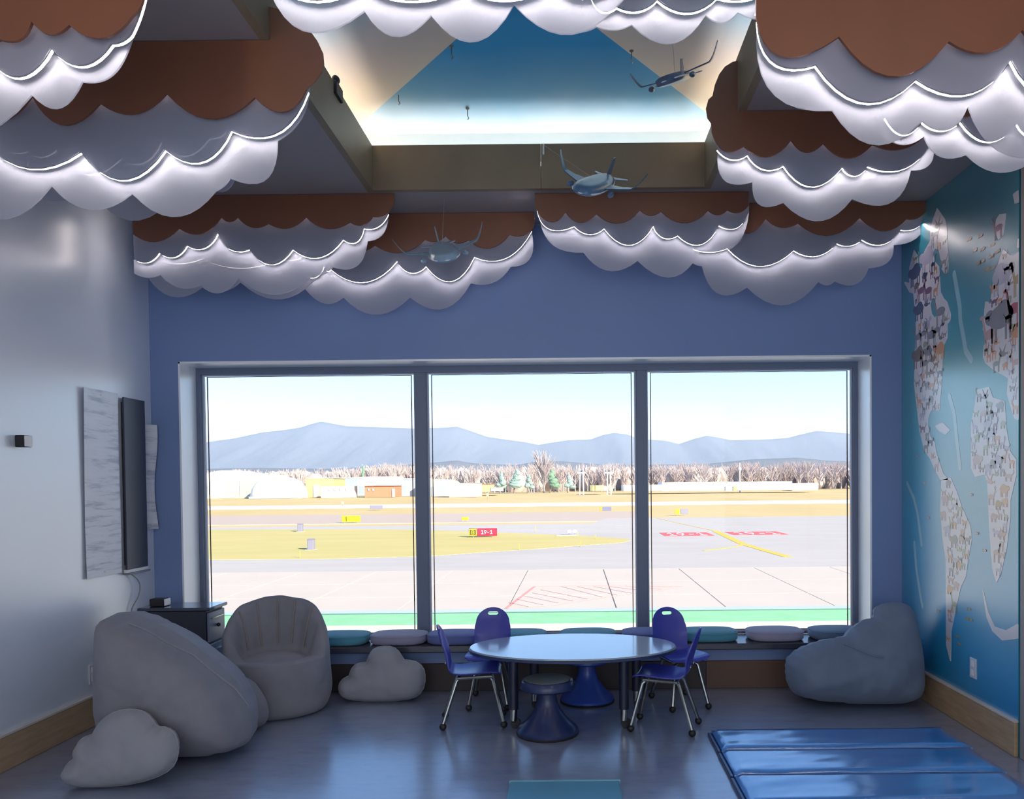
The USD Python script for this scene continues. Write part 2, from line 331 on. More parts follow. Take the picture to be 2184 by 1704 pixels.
for k in range(3):
    a, b = edges[2 * k], edges[2 * k + 1]
    obj('pane', wall_xz(sg.box(a, 0.36, b, WZ1 - fr), YW + 0.05, 0.006), glass, win)
    ring = sg.box(a, 0.36, b, WZ1 - fr).difference(sg.box(a + 0.012, 0.37, b - 0.012, WZ1 - fr - 0.01))
    obj('gasket', wall_xz(ring, YW + 0.03, 0.02), mat('gasket_light', (0.5, 0.55, 0.65), 0.4), win)
    ring = sg.box(a + 0.03, 0.37, b - 0.03, WZ1 - fr - 0.012).difference(sg.box(a + 0.036, 0.374, b - 0.036, WZ1 - fr - 0.016))
    obj('seal', wall_xz(ring, YW + 0.044, 0.006), mat('seal_dark', (0.05, 0.03, 0.04), 0.5), win)

# ------------------------------------------------------------------ layered ceiling clouds (flat sheets parallel to the window wall, cut to the ceiling)
def sheet_look(name, c, clear):
    mats[name] = usdkit.material(stage, '/World/Looks/' + name, {
        'd': ('diffuse_bsdf', {'color': c}), 'tl': ('translucent_bsdf', {'color': c}), 'm': ('mix_closure', {'fac': 0.5}),
        'tr': ('transparent_bsdf', {'color': (1, 1, 1)}), 'x': ('mix_closure', {'fac': clear})},
        [('d.BSDF', 'm.closure1'), ('tl.BSDF', 'm.closure2'), ('m.closure', 'x.closure1'), ('tr.BSDF', 'x.closure2')], surface='x.closure')
    return mats[name]
M_sheet = sheet_look('frosted_sheet', (0.52, 0.55, 0.64), 0.36)
def ribbon_glow(name, c, k):          # lit face below, opaque backing above
    mats[name] = usdkit.material(stage, '/World/Looks/' + name, {'g': ('geometry', {}), 'e': ('emission', {'color': c, 'strength': k}), 'd': ('diffuse_bsdf', {'color': (0.3, 0.3, 0.3)}), 'x': ('mix_closure', {})},
        [('g.backfacing', 'x.fac'), ('e.emission', 'x.closure1'), ('d.BSDF', 'x.closure2')], surface='x.closure')
    return mats[name]
def ribbon(xz, y0, y1):
    p = np.array(xz, float); n = len(p); v = np.vstack([np.column_stack([p[:, 0], np.full(n, y0), p[:, 1]]), np.column_stack([p[:, 0], np.full(n, y1), p[:, 1]])])
    f = []
    for i in range(n - 1): f += [(i, i + n, i + 1), (i + 1, i + n, i + n + 1)]
    m = trimesh.Trimesh(v, np.array(f), process=False)
    if m.face_normals[:, 2].mean() > 0: m.invert()
    return m
M_led = ribbon_glow('light_strip_white', (1.0, 0.88, 0.86), 22.0)
M_led_bright = ribbon_glow('light_strip_bright', (1.0, 0.88, 0.82), 34.0)
M_led_dim = ribbon_glow('light_strip_dim', (1.0, 0.88, 0.86), 4.0)
M_led2 = ribbon_glow('light_strip_pink', (1.0, 0.74, 0.68), 3.0)

def curve(pts, n=9):
    """cusp, low point, cusp, low point, ... -> scalloped line in picture pixels."""
    p = np.array(pts, float); out = [p[0]]
    for i in range(0, len(p) - 2, 2):
        a, m, b = p[i], p[i + 1], p[i + 2]
        tm = np.linalg.norm(m - a) / max(np.linalg.norm(m - a) + np.linalg.norm(b - m), 1e-9); tm = min(max(tm, 0.3), 0.7)
        c = (m - (1 - tm) ** 2 * a - tm ** 2 * b) / (2 * tm * (1 - tm))
        for s in np.arange(1, n + 1) / n:
            out.append((1 - s) ** 2 * a + 2 * s * (1 - s) * c + s ** 2 * b)
    return np.array(out)
roomcut = lambda y: (sg.box(XL + 0.004, 1.0, 3.2 if y < 4.0 else XR - 0.004, ZC - 0.003) if not (OY0 < y < OY1) else
                     unary_union([sg.box(XL + 0.004, 1.0, 3.2 if y < 4.0 else XR - 0.004, ZC - 0.003), sg.box(OX0 + 0.003, ZC - 0.1, OX1 - 0.003, 4.0)]))
def layer_poly(bottom, y, top_z, extra=None):
    w = np.array([at(u, v, y)[[0, 2]] for u, v in bottom])
    pts = list(map(tuple, w)) + ([tuple(at(u, v, y)[[0, 2]]) for u, v in extra] if extra is not None else [(w[-1][0], top_z), (w[0][0], top_z)])
    g = sg.Polygon(pts).buffer(0).intersection(roomcut(y))
    return w, g
def cloud(label, y, brown, inner, outer, brown_extra=None, led=1.0, top=ZC - 0.003, gap=0.038):
    t = thing('hanging_cloud', label, 'ceiling cloud', loc=(float(at(np.mean([p[0] for p in outer]), 300, y)[0]), y, ZC), group='layered scalloped clouds under the ceiling')
    th = 0.008
    if brown is not None:
        cb = curve(brown); w, g = layer_poly(cb, y, top, brown_extra)
        obj('brown_panel', wall_xz(g, y, 0.012), M_brown, t)
        cus = np.array([at(u, v, y)[[0, 2]] for u, v in brown[::2]])
        line = np.column_stack([cus[:, 0], np.full(len(cus), y + 0.035), cus[:, 1] + 0.022])
        ok = (line[:, 2] < ZC - 0.02)
        if ok.sum() > 1: obj('light_strip', ribbon(line[ok][:, [0, 2]], y + 0.02, y + 0.03), M_led2, t, label='dim pinkish light strip behind the brown panel')
    if inner is not None:
        ci = curve(inner); w, g = layer_poly(ci, y + gap, top)
        obj('inner_panel', wall_xz(g, y + gap, th), M_sheet, t)
        for seg in [w]:
            q = sg.LineString(seg); keep = roomcut(y).buffer(-0.01)
            q = q.intersection(keep); q = max(getattr(q, 'geoms', [q]), key=lambda s: s.length)
            xy = np.array(q.coords); tg = np.gradient(xy, axis=0); tg /= np.maximum(np.linalg.norm(tg, axis=1, keepdims=True), 1e-9); nn_ = np.column_stack([tg[:, 1], -tg[:, 0]]); xy = xy + nn_ * 0.0045
            obj('light_strip', ribbon(xy, y + gap + th * 0.5, y + gap + th + 0.008), (M_led_bright if y < 4.5 else M_led) if led > 0.5 else M_led_dim, t, label='bright light strip along the scalloped edge')
    co = curve(outer); w, g = layer_poly(co, y + 2 * gap, top)
    obj('outer_panel', wall_xz(g, y + 2 * gap, th), M_sheet, t)
    return t

cloud('large cloud at the upper left with its brown underside panel reaching the top corner', 2.7,
      [(-150, 20), (-60, 90), (0, 84), (40, 84), (67, 46), (110, 73), (147, 53), (212, 81), (283, 32), (300, 12), (306, -20)],
      [(-190, 110), (-100, 160), (-20, 130), (30, 162), (108, 102), (172, 138), (237, 92), (257, 88), (278, 72), (292, 40), (306, -10)],
      [(-260, 200), (-60, 290), (67, 202), (112, 231), (175, 174), (222, 170), (262, 130), (279, 90), (292, 30)])
cloud('wide cloud with four brown scallops hanging left of the skylight', 3.37,
      [(-220, 170), (-140, 260), (-60, 190), (0, 255), (67, 204), (132, 266), (212, 220), (274, 243), (354, 199), (452, 253), (543, 208), (607, 238), (655, 187)],
      [(-230, 260), (-120, 340), (-60, 270), (70, 358), (172, 323), (262, 382), (351, 318), (420, 345), (492, 277), (575, 288), (655, 195)],
      [(-260, 380), (-180, 440), (-110, 400), (5, 467), (109, 396), (190, 447), (281, 413), (374, 462), (461, 406), (478, 396), (490, 380), (557, 388), (592, 300), (632, 268), (660, 195)],
      brown_extra=[(672, 172), (686, 152), (690, 135), (688, 112), (676, 86), (660, 64), (655, 40), (640, 24), (600, 20), (500, 0), (-220, 0)])
cloud('pale cloud half hidden behind the wide left cloud, two grey lobes showing', 4.15,
      [(5, 235), (30, 275), (60, 262), (140, 285), (214, 256), (262, 272), (311, 256), (340, 272), (373, 259), (430, 280), (487, 240)],
      [(4, 262), (22, 322), (57, 320), (80, 332), (120, 316), (190, 370), (255, 337), (290, 348), (343, 300), (392, 330), (445, 292), (470, 288), (486, 250)],
      [(-40, 330), (0, 400), (40, 395), (107, 428), (190, 402), (278, 470), (385, 402), (420, 412), (452, 404), (476, 408), (502, 376), (504, 350), (492, 300)], led=0.2)
cloud('long cloud above the left end of the window, lit edge touching the left wall', 5.14,
      [(284, 500), (318, 515), (381, 487), (420, 500), (471, 463), (488, 473), (506, 463), (540, 485), (572, 477), (605, 487), (652, 463), (695, 487), (746, 474), (772, 480), (795, 462), (812, 461), (827, 453), (837, 440), (841, 425)],
      [(283, 470), (284, 512), (286, 552), (308, 559), (339, 538), (365, 548), (398, 523), (425, 530), (464, 497), (500, 534), (532, 531), (578, 563), (624, 531), (667, 549), (731, 510), (754, 517), (775, 486), (796, 486), (827, 456)],
      [(286, 583), (313, 592), (342, 586), (388, 615), (427, 609), (458, 625), (508, 593), (580, 628), (668, 586), (690, 585), (710, 570), (752, 572), (784, 514), (806, 508), (828, 462)])
cloud('dim cloud mostly hidden behind the long left cloud, bluish rims below it', 5.36,
      None, [(320, 545), (370, 560), (430, 550), (520, 570), (600, 548), (630, 552), (655, 530)],
      [(315, 592), (375, 634), (432, 612), (470, 622), (512, 602), (600, 638), (668, 600), (680, 590), (690, 560)], led=0.1)
cloud('cloud over the middle of the window, right of the long left cloud', 5.52,
      [(740, 510), (765, 535), (799, 523), (848, 539), (906, 511), (928, 515), (950, 503), (974, 518), (999, 512), (1035, 529), (1087, 500), (1110, 503), (1131, 493), (1137, 486), (1140, 470)],
      [(640, 580), (672, 590), (690, 565), (700, 577), (705, 573), (768, 601), (846, 556), (880, 581), (909, 567), (955, 599), (1011, 547), (1055, 555), (1133, 492)],
      [(644, 608), (652, 618), (662, 629), (703, 648), (732, 634), (797, 671), (874, 634), (937, 660), (1004, 604), (1048, 604), (1089, 569), (1122, 560), (1134, 495)])
cloud('lilac tinted cloud in front of the skylight edge, right of centre', 5.17,
      [(1141, 430), (1146, 450), (1159, 466), (1176, 473), (1206, 452), (1235, 474), (1272, 456), (1317, 476), (1365, 448), (1385, 459), (1410, 451), (1460, 475), (1511, 449), (1532, 458), (1552, 448), (1576, 453), (1597, 438)],
      [(1146, 445), (1164, 482), (1225, 481), (1258, 498), (1289, 486), (1343, 521), (1393, 481), (1421, 507), (1446, 501), (1487, 521), (1533, 480), (1567, 486), (1597, 443)],
      [(1150, 452), (1176, 520), (1244, 538), (1302, 578), (1360, 556), (1434, 591), (1493, 538), (1560, 530), (1598, 446)])
cloud('cloud above the right end of the window beside the teal wall', 5.38,
      [(1560, 470), (1590, 497), (1634, 466), (1668, 485), (1703, 476), (1760, 502), (1835, 464), (1893, 492), (1934, 467), (1958, 465), (1979, 444)],
      [(1480, 530), (1510, 536), (1552, 528), (1617, 566), (1693, 533), (1740, 545), (1785, 518), (1810, 523), (1839, 510), (1876, 521), (1921, 489), (1950, 487), (1980, 447)],
      [(1476, 560), (1488, 566), (1497, 567), (1540, 629), (1594, 613), (1668, 651), (1746, 601), (1766, 608), (1781, 600), (1828, 605), (1853, 571), (1900, 552), (1906, 522), (1955, 508), (1981, 450)])
cloud('cloud with a lobed brown panel cutting into the right side of the skylight', 4.05,
      [(1523, 294), (1548, 322), (1587, 312), (1630, 334), (1688, 299), (1719, 324), (1757, 306), (1809, 337), (1862, 308), (1922, 318), (1973, 290)],
      [(1531, 318), (1562, 338), (1595, 329), (1634, 360), (1672, 352), (1730, 396), (1796, 356), (1823, 373), (1851, 353), (1915, 362), (1985, 306)],
      [(1531, 322), (1548, 386), (1605, 388), (1620, 436), (1671, 432), (1749, 471), (1818, 424), (1905, 430), (1943, 363), (1984, 350), (1991, 312)],
      brown_extra=[(1980, 200), (1640, 120), (1600, 128), (1580, 128), (1562, 132), (1546, 142), (1534, 158), (1525, 180), (1520, 204), (1511, 212), (1506, 230), (1509, 250), (1517, 261), (1518, 280)])
cloud('pale cloud peeking out below the big upper right cloud, no brown showing', 3.45,
      [(1900, 215), (1940, 240), (1985, 220), (2050, 250), (2120, 215), (2160, 250), (2230, 210)],
      [(1890, 250), (1930, 285), (1967, 258), (2010, 276), (2050, 258), (2110, 300), (2170, 262), (2200, 290), (2260, 250)],
      [(1880, 285), (1930, 308), (1971, 291), (2000, 330), (2062, 330), (2130, 367), (2195, 350), (2240, 360), (2290, 310)])
cloud('large cloud at the upper right corner, broad brown panel and two bright scalloped rims', 2.75,
      [(1613, 36), (1646, 108), (1790, 78), (1907, 163), (2024, 88), (2100, 112), (2181, 64), (2240, 110), (2320, 40)],
      [(1617, 44), (1655, 134), (1741, 137), (1858, 217), (1954, 168), (2060, 199), (2157, 126), (2230, 200), (2330, 120)],
      [(1616, 46), (1660, 208), (1776, 235), (1868, 308), (1967, 258), (2020, 277), (2065, 227), (2150, 330), (2260, 320), (2320, 280), (2370, 200)])
cloud('white cloud hanging across the top of the skylight, left of its glowing neighbour', 2.42,
      [(560, -120), (640, -60), (760, -90), (880, -60), (1000, -95), (1120, -60), (1240, -100)],
      [(570, -50), (650, -5), (770, -35), (860, -4), (985, -32), (1060, -6), (1180, -40), (1240, -10), (1320, -50)],
      [(574, -20), (640, 62), (777, 23), (840, 76), (919, 32), (1002, 88), (1096, 9), (1215, 72), (1315, 13), (1335, -10), (1345, -40)], led=0.6)
cloud('cloud with a glowing rim at the top edge, right half of the skylight', 2.95,
      [(1250, -60), (1310, -30), (1390, -60), (1470, -30), (1560, -70), (1620, -50), (1670, -90)],
      [(1262, -10), (1290, 22), (1315, 12), (1358, 21), (1402, -3), (1470, 24), (1530, -8), (1590, -4), (1668, -50)],
      [(1200, 20), (1235, 66), (1273, 56), (1314, 63), (1347, 52), (1430, 92), (1505, 32), (1541, 47), (1573, 26), (1635, 36), (1668, -12)])

# ------------------------------------------------------------------ hanging aeroplanes
M_plane = mat('plane_blue_sheet', (0.09, 0.17, 0.29), 0.25, 0.6)
M_plane2 = mat('plane_edge_white', (0.75, 0.8, 0.85), 0.3, 0.5)
def airplane(label, c, fwd, upv, s, anchor, colour):
    f = np.array(fwd, float); f /= np.linalg.norm(f); l = np.cross(upv, f); l /= np.linalg.norm(l); u = np.cross(f, l)
    T = lambda p: np.array(c) + s * (np.outer(p[:, 0], f) + np.outer(p[:, 1], l) + np.outer(p[:, 2], u))
    t = thing('hanging_airplane', label, 'model airplane', loc=c, group='model airplanes hung below the skylight')
    def put(name, m, mm): m.vertices = T(np.array(m.vertices)); obj(name, m, mm, t, smooth=40)
    th = np.linspace(0, 2 * math.pi, 60, endpoint=False)
    prof = [(x, 0.17 * math.sqrt(max(0, 1 - ((x - 0.08) / (0.3 if x > 0.08 else 0.55)) ** 2)) ** 0.9) for x in np.linspace(-0.46, 0.38, 25)]
    body = sg.Polygon([(x, y) for x, y in prof] + [(x, -y) for x, y in prof[::-1]]).buffer(0)
    p, tr = trisheet(body, 0.03); from shapely import points, distance
    d = np.clip(distance(points(p), body.boundary) / 0.1, 0, 1); hh = 0.012 + 0.045 * np.sqrt(1 - (1 - d) ** 2)
    put('fuselage', two_sided(np.column_stack([p, hh]), np.column_stack([p, -hh * 0.7]), tr), colour)
    ring = np.array(body.exterior.coords)[::2]
    front = ring[ring[:, 0] > -0.05]
    put('edge_strip', tube(np.column_stack([ring, np.zeros(len(ring))]), 0.007, 5, True), M_plane2)
    for sd in (1, -1):
        w = sg.Polygon([(0.13, 0.1 * sd), (0.0, 0.3 * sd), (-0.16, 0.52 * sd), (-0.2, 0.52 * sd), (-0.1, 0.28 * sd), (-0.12, 0.09 * sd)]).buffer(0)
        p, tr = trisheet(w, 0.03); zz = 0.012 + 0.05 * (abs(p[:, 1]) / 0.5) + 0.16 * np.clip((abs(p[:, 1]) - 0.40) / 0.12, 0, 1) ** 1.5
        put('wing', two_sided(np.column_stack([p, zz]), np.column_stack([p, zz - 0.012]), tr), colour)
        put('engine', ball((0, 0, 0), 0.03, 2, (2.4, 1, 1)).apply_translation((0.08, 0.24 * sd, -0.02)), colour)
        w = sg.Polygon([(-0.36, 0.03 * sd), (-0.5, 0.2 * sd), (-0.54, 0.2 * sd), (-0.48, 0.02 * sd)]).buffer(0)
        m = extr(w, 0.01); put('tailplane', m, colour)
    fin = extr(sg.Polygon([(-0.34, 0.02), (-0.5, 0.2), (-0.56, 0.2), (-0.48, 0.02)]), 0.01); v = fin.vertices.copy(); fin.vertices = np.column_stack([v[:, 0], v[:, 2] - 0.005, v[:, 1]]); put('fin', fin, colour)
    top = T(np.array([[-0.1, 0, 0.03]]))[0]
    obj('wire', tube(np.linspace(top, anchor, 4), 0.0012, 4), mat('wire_grey', (0.4, 0.38, 0.34), 0.4), t)
airplane('dark blue model airplane highest up in the skylight, wings tilted up to the right', at(1436, 170, 4.2), (-0.35, -0.75, -0.42), (-0.3, -0.35, 1), 0.47, (0.52, 4.15, 3.94), mat('plane_navy_sheet', (0.1, 0.14, 0.24), 0.25, 0.6))
airplane('light blue model airplane in front of the brown skylight curb', at(1266, 396, 4.55), (-0.42, -0.8, -0.5), (0.25, -0.55, 1), 0.52, (-0.18, 5.05, 3.63), M_plane)
airplane('pale blue model airplane in front of the middle cloud over the window', at(946, 540, 4.98), (0.25, -0.85, -0.45), (-0.15, -0.5, 1), 0.55, (-0.83, 5.25, 3.37), mat('plane_pale_sheet', (0.26, 0.38, 0.5), 0.25, 0.6))

# small fittings in the skylight
for k, (u, v, y) in enumerate([(963, 108, 4.42), (850, 208, 4.9), (1347, 118, 4.45), (997, 240, 5.02)]):
    c = at(u, v, y); t = thing('ceiling_hook', ['small brass hook at the top of the left vault crease', 'small brass hook low on the left vault crease', 'small brass hook on the right vault crease', 'small pale hook low on the blue vault face'][k], 'hook', loc=c, group='hooks in the skylight')
    zt = 0.06; obj('plate', ball(c + [0, 0, zt * 0.4], 0.012, 2, (1, 1, 0.5)), M_curb, t); obj('eye', tube([c + [0, 0, zt * 0.4], c + [0, 0, -0.02], c + [0.008, 0, -0.035], c + [0, 0, -0.045]], 0.003, 5), M_chrome, t)
c = at(748, 207, 4.35); t = thing('clip_light', 'small black clip-on spotlight on the left curb of the skylight', 'spotlight', loc=(OX0, c[1], c[2]))
obj('clip', box(OX0 - 0.03, OX0 + 0.014, c[1] - 0.07, c[1] + 0.05, ZT - 0.06, ZT + 0.012, 0.004), M_black, t); obj('lamp_head', ball((OX0 - 0.0, c[1] - 0.03, ZT + 0.03), 0.02, 2, (1, 1.6, 1)), M_black, t)
c = at(1159, 322, 5.07); obj('ceiling_clip', box(c[0] - 0.005, c[0] + 0.005, OY1 - 0.012, OY1 - 0.001, ZT - 0.07, ZT), M_white, label='tiny white clip on the top edge of the skylight curb', cat='clip')

# ------------------------------------------------------------------ furniture
M_blue = mat('chair_blue_plastic', (0.045, 0.06, 0.42), 0.3, 0.5)
M_navy = mat('stool_navy_plastic', (0.02, 0.035, 0.12), 0.28, 0.5)
M_blue2 = mat('stool_blue_plastic', (0.04, 0.09, 0.42), 0.28, 0.5)

def child_chair(label):
    """Shell chair facing +x, on four splayed steel legs with ball feet; origin on the floor under the seat."""
    t = thing('school_chair', label, 'chair', group='blue children\'s chairs at the oval table')
    prof = [(0.165, 0.318), (0.15, 0.33), (0.10, 0.335), (0.0, 0.328), (-0.09, 0.325), (-0.13, 0.332), (-0.153, 0.352), (-0.166, 0.385), (-0.19, 0.47), (-0.215, 0.55), (-0.232, 0.625)]
    P = np.array(prof); s = np.r_[0, np.cumsum(np.linalg.norm(np.diff(P, axis=0), axis=1))]; L = s[-1]; cut = s[6]
    def shell(poly, res=0.012):
        p, tr = trisheet(poly, res)
        x, z = np.interp(p[:, 0], s, P[:, 0]), np.interp(p[:, 0], s, P[:, 1])
        q = p[:, 0] + 0.004; dx, dz = np.interp(q, s, P[:, 0]) - np.interp(q - 0.008, s, P[:, 0]), np.interp(q, s, P[:, 1]) - np.interp(q - 0.008, s, P[:, 1])
        n = np.column_stack([dz, np.zeros(len(p)), -dx]); n /= np.maximum(np.linalg.norm(n, axis=1, keepdims=True), 1e-9)
        back = np.clip((p[:, 0] - cut) / 0.1, 0, 1); cv = (p[:, 1] / 0.13) ** 2
        c = np.column_stack([x + back * 0.022 * cv, p[:, 1], z + (1 - back) * 0.012 * cv])
        return two_sided(c + n * 0.004, c - n * 0.004, tr)
    seat = sg.Polygon([(0, -0.11), (0.03, -0.148), (0.2, -0.148), (cut, -0.125), (cut, 0.125), (0.2, 0.148), (0.03, 0.148), (0, 0.11)]).buffer(0.008)
    seat = seat.intersection(sg.box(-1, -1, cut, 1))
    th = np.linspace(-math.pi / 2, math.pi / 2, 17)
    arch = [(L - 0.105 + 0.105 * math.cos(a), 0.118 * math.sin(a)) for a in th]
    bk = sg.Polygon([(cut, -0.125), (cut + 0.1, -0.128), (L - 0.13, -0.125)] + arch + [(L - 0.13, 0.125), (cut + 0.1, 0.128), (cut, 0.125)]).buffer(0)
    bk = bk.difference(affinity.translate(sg.LineString([(0, -0.026), (0, 0.026)]).buffer(0.012), L - 0.042, 0))
    obj('seat', shell(seat), M_blue, t, smooth=50, local=True); obj('backrest', shell(bk), M_blue, t, smooth=50, local=True)
    obj('seat_frame', tube([(0.1, -0.1, 0.312), (0.1, 0.1, 0.312), (-0.1, 0.1, 0.306), (-0.1, -0.1, 0.306)], 0.009, 6, True), M_chrome, t, local=True)
    for sx in (1, -1):
        for sy in (1, -1):
            foot = np.array([0.185 * sx - 0.01, 0.128 * sy, 0.03])
            lg = obj('leg', tube([(0.09 * sx, 0.06 * sy, 0.306), (0.112 * sx, 0.08 * sy, 0.285), foot], 0.0115, 8), M_chrome, t, smooth=40, local=True)
            obj('ball_foot', ball((foot[0], foot[1], 0.022), 0.022, 2), M_black, lg, smooth=True, local=True)
    for sy in (1, -1): obj('rivet', ball((-0.176, 0.06 * sy, 0.395), 0.008, 1), M_chrome, t, local=True)
    return t
def move(p, loc, rz):
    x = UsdGeom.Xformable(p); x.ClearXformOpOrder()
    for a in [a for a in p.GetAttributes() if a.GetName().startswith('xformOp:')]: p.RemoveProperty(a.GetName())
    x.AddTranslateOp().Set(Gf.Vec3d(*map(float, loc))); x.AddRotateZOp().Set(float(rz))
G_ch = "blue children's chairs at the oval table"
ch = child_chair('blue plastic chair at the left end of the oval table, seen from its side')
move(ch, (-0.635, 4.98, 0), 6)
dup(ch, (-0.585, 5.42, 0), math.radians(-90), 'blue plastic chair behind the left part of the oval table, backrest towards the window', G_ch)
dup(ch, (0.70, 5.36, 0), math.radians(-74), 'blue plastic chair behind the right end of the oval table, backrest before the window', G_ch)
dup(ch, (0.53, 4.84, 0), math.radians(163), 'blue plastic chair at the right end of the oval table, its back towards the camera', G_ch)

# oval table
tb = thing('oval_table', 'low oval table with a pale blue shiny top and dark legs on castors', 'table', (-0.02, 5.08, 0))
def ell(a, b, n=72): return sg.Polygon([(a * math.cos(k), b * math.sin(k)) for k in np.linspace(0, 2 * math.pi, n, endpoint=False)])
M_top = mat('table_top_pale_blue', (0.42, 0.52, 0.62), 0.16, 0.7, coat=0.6, coat_rough=0.12, coat_ior=1.7)
def oval(a, b, z0, z1): return affinity.translate(ell(a, b), -0.02, 5.08), z0, z1
g, z0, z1 = oval(0.655, 0.405, 0.452, 0.462); obj('tabletop', flat(g, z0, z1 - z0), M_top, tb)
g, z0, z1 = oval(0.662, 0.412, 0.436, 0.4515); obj('edge_band', flat(g, z0, z1 - z0), mat('table_edge_navy', (0.03, 0.05, 0.13), 0.4), tb)
M_leg = mat('table_leg_navy', (0.012, 0.018, 0.045), 0.35, 0.5)
for x, y in ((-0.385, 4.86), (0.29, 4.84), (-0.28, 5.3), (0.40, 5.27)):
    lg = obj('leg', tube([(x, y, 0.436), (x, y, 0.12)], 0.03, 14), M_leg, tb, smooth=40)
    obj('leg_insert', tube([(x, y, 0.125), (x, y, 0.05)], 0.022, 12), M_chrome, lg, smooth=40)
    obj('castor', cat_([tube([(x + 0.012, y - 0.012, 0.032), (x + 0.012, y + 0.012, 0.032)], 0.032, 16), box(x - 0.014, x + 0.016, y - 0.018, y + 0.018, 0.04, 0.062, 0.004)]), M_black, lg)

# wobble stools
def stool(label, c, m, rz=0):
    t = thing('wobble_stool', label, 'stool', c, 0, 'round wobble stools at the oval table')
    base = [(0, 0.0), (0.165, 0.0), (0.183, 0.012), (0.184, 0.03), (0.172, 0.045), (0.14, 0.07), (0.108, 0.105), (0.08, 0.145), (0.064, 0.185), (0.056, 0.225), (0.056, 0.275), (0, 0.275)]
    obj('base', lathe(base, 40, c), m, t, smooth=35)
    obj('foot_ring', lathe([(0.15, -0.0), (0.186, 0.0), (0.188, 0.01), (0.184, 0.014), (0.15, 0.012)], 40, c), M_black, t, smooth=35)
    seat = [(0, 0.262), (0.09, 0.262), (0.15, 0.268), (0.166, 0.28), (0.165, 0.3), (0.156, 0.322), (0.15, 0.328), (0.142, 0.326), (0.1, 0.318), (0, 0.315)]
    s = obj('seat', lathe(seat, 40, c), m, t, smooth=35)
    obj('seat_pad', lathe([(0, 0.317), (0.1, 0.32), (0.14, 0.3275), (0.14, 0.33), (0.1, 0.325), (0, 0.322)], 40, c), mat('stool_pad_grey', (0.12, 0.13, 0.15), 0.5), s, smooth=35)
    return t
stool('dark navy wobble stool in front of the oval table', (-0.174, 4.76, 0), M_navy)
stool('bright blue wobble stool behind the oval table, only its flared base showing', (0.075, 5.46, 0), M_blue2)

# bean bags and pillows
def cloth(name, c, c2, b=(3.5, 0.7, 0.035)): return mat(name, c, 0.85, 0.2, bump=b, vary=(c2, 7.0), sheen=0.1)
M_bean = cloth('beanbag_pale_canvas', (0.25, 0.26, 0.3), (0.22, 0.23, 0.265))
M_beang = cloth('beanbag_grey_canvas', (0.17, 0.22, 0.31), (0.14, 0.19, 0.27))
M_plush = cloth('pillow_white_plush', (0.31, 0.33, 0.37), (0.28, 0.3, 0.335), (6, 0.5, 0.01))
def px_poly(pts, y): return [tuple(at(u, v, y)[[0, 2]]) for u, v in pts]
def settle(g, z=0.0):                         # rest an outline on the floor
    x0, y0, x1, y1 = g.bounds; return affinity.translate(g, 0, z - y0 + 0.001)
# big lounger in front at the left
YB = 4.46
g = settle(smoothpoly(px_poly([(236, 1335), (262, 1319), (300, 1326), (345, 1347), (392, 1372), (440, 1408), (486, 1446), (516, 1488), (533, 1530), (537, 1568), (526, 1600), (470, 1616), (380, 1620), (300, 1616), (250, 1600), (236, 1560), (232, 1500), (232, 1420)], YB)))
t = thing('bean_bag', 'big pale bean bag lounger seen from its side, beside the left wall', 'bean bag', (g.centroid.x, YB, 0))
obj('body', inflate(g, 0.33, 0.28, 0.03, lambda a, b, d: (a, YB + d * (0.75 + 0.25 * min(1, b / 0.3)) + 0.1 * 0, b), 0.07, 3, 2.6), M_bean, t, smooth=True)
ridge = np.array([at(u, v, YB - 0.3) for u, v in [(262, 1330), (300, 1345), (345, 1372), (400, 1398), (445, 1436), (490, 1470), (520, 1508)]])
obj('seam', tube(np.array([(p[0], YB - 0.235, p[2] - 0.012) for p in ridge]), 0.006, 6), M_bean, t, smooth=True)
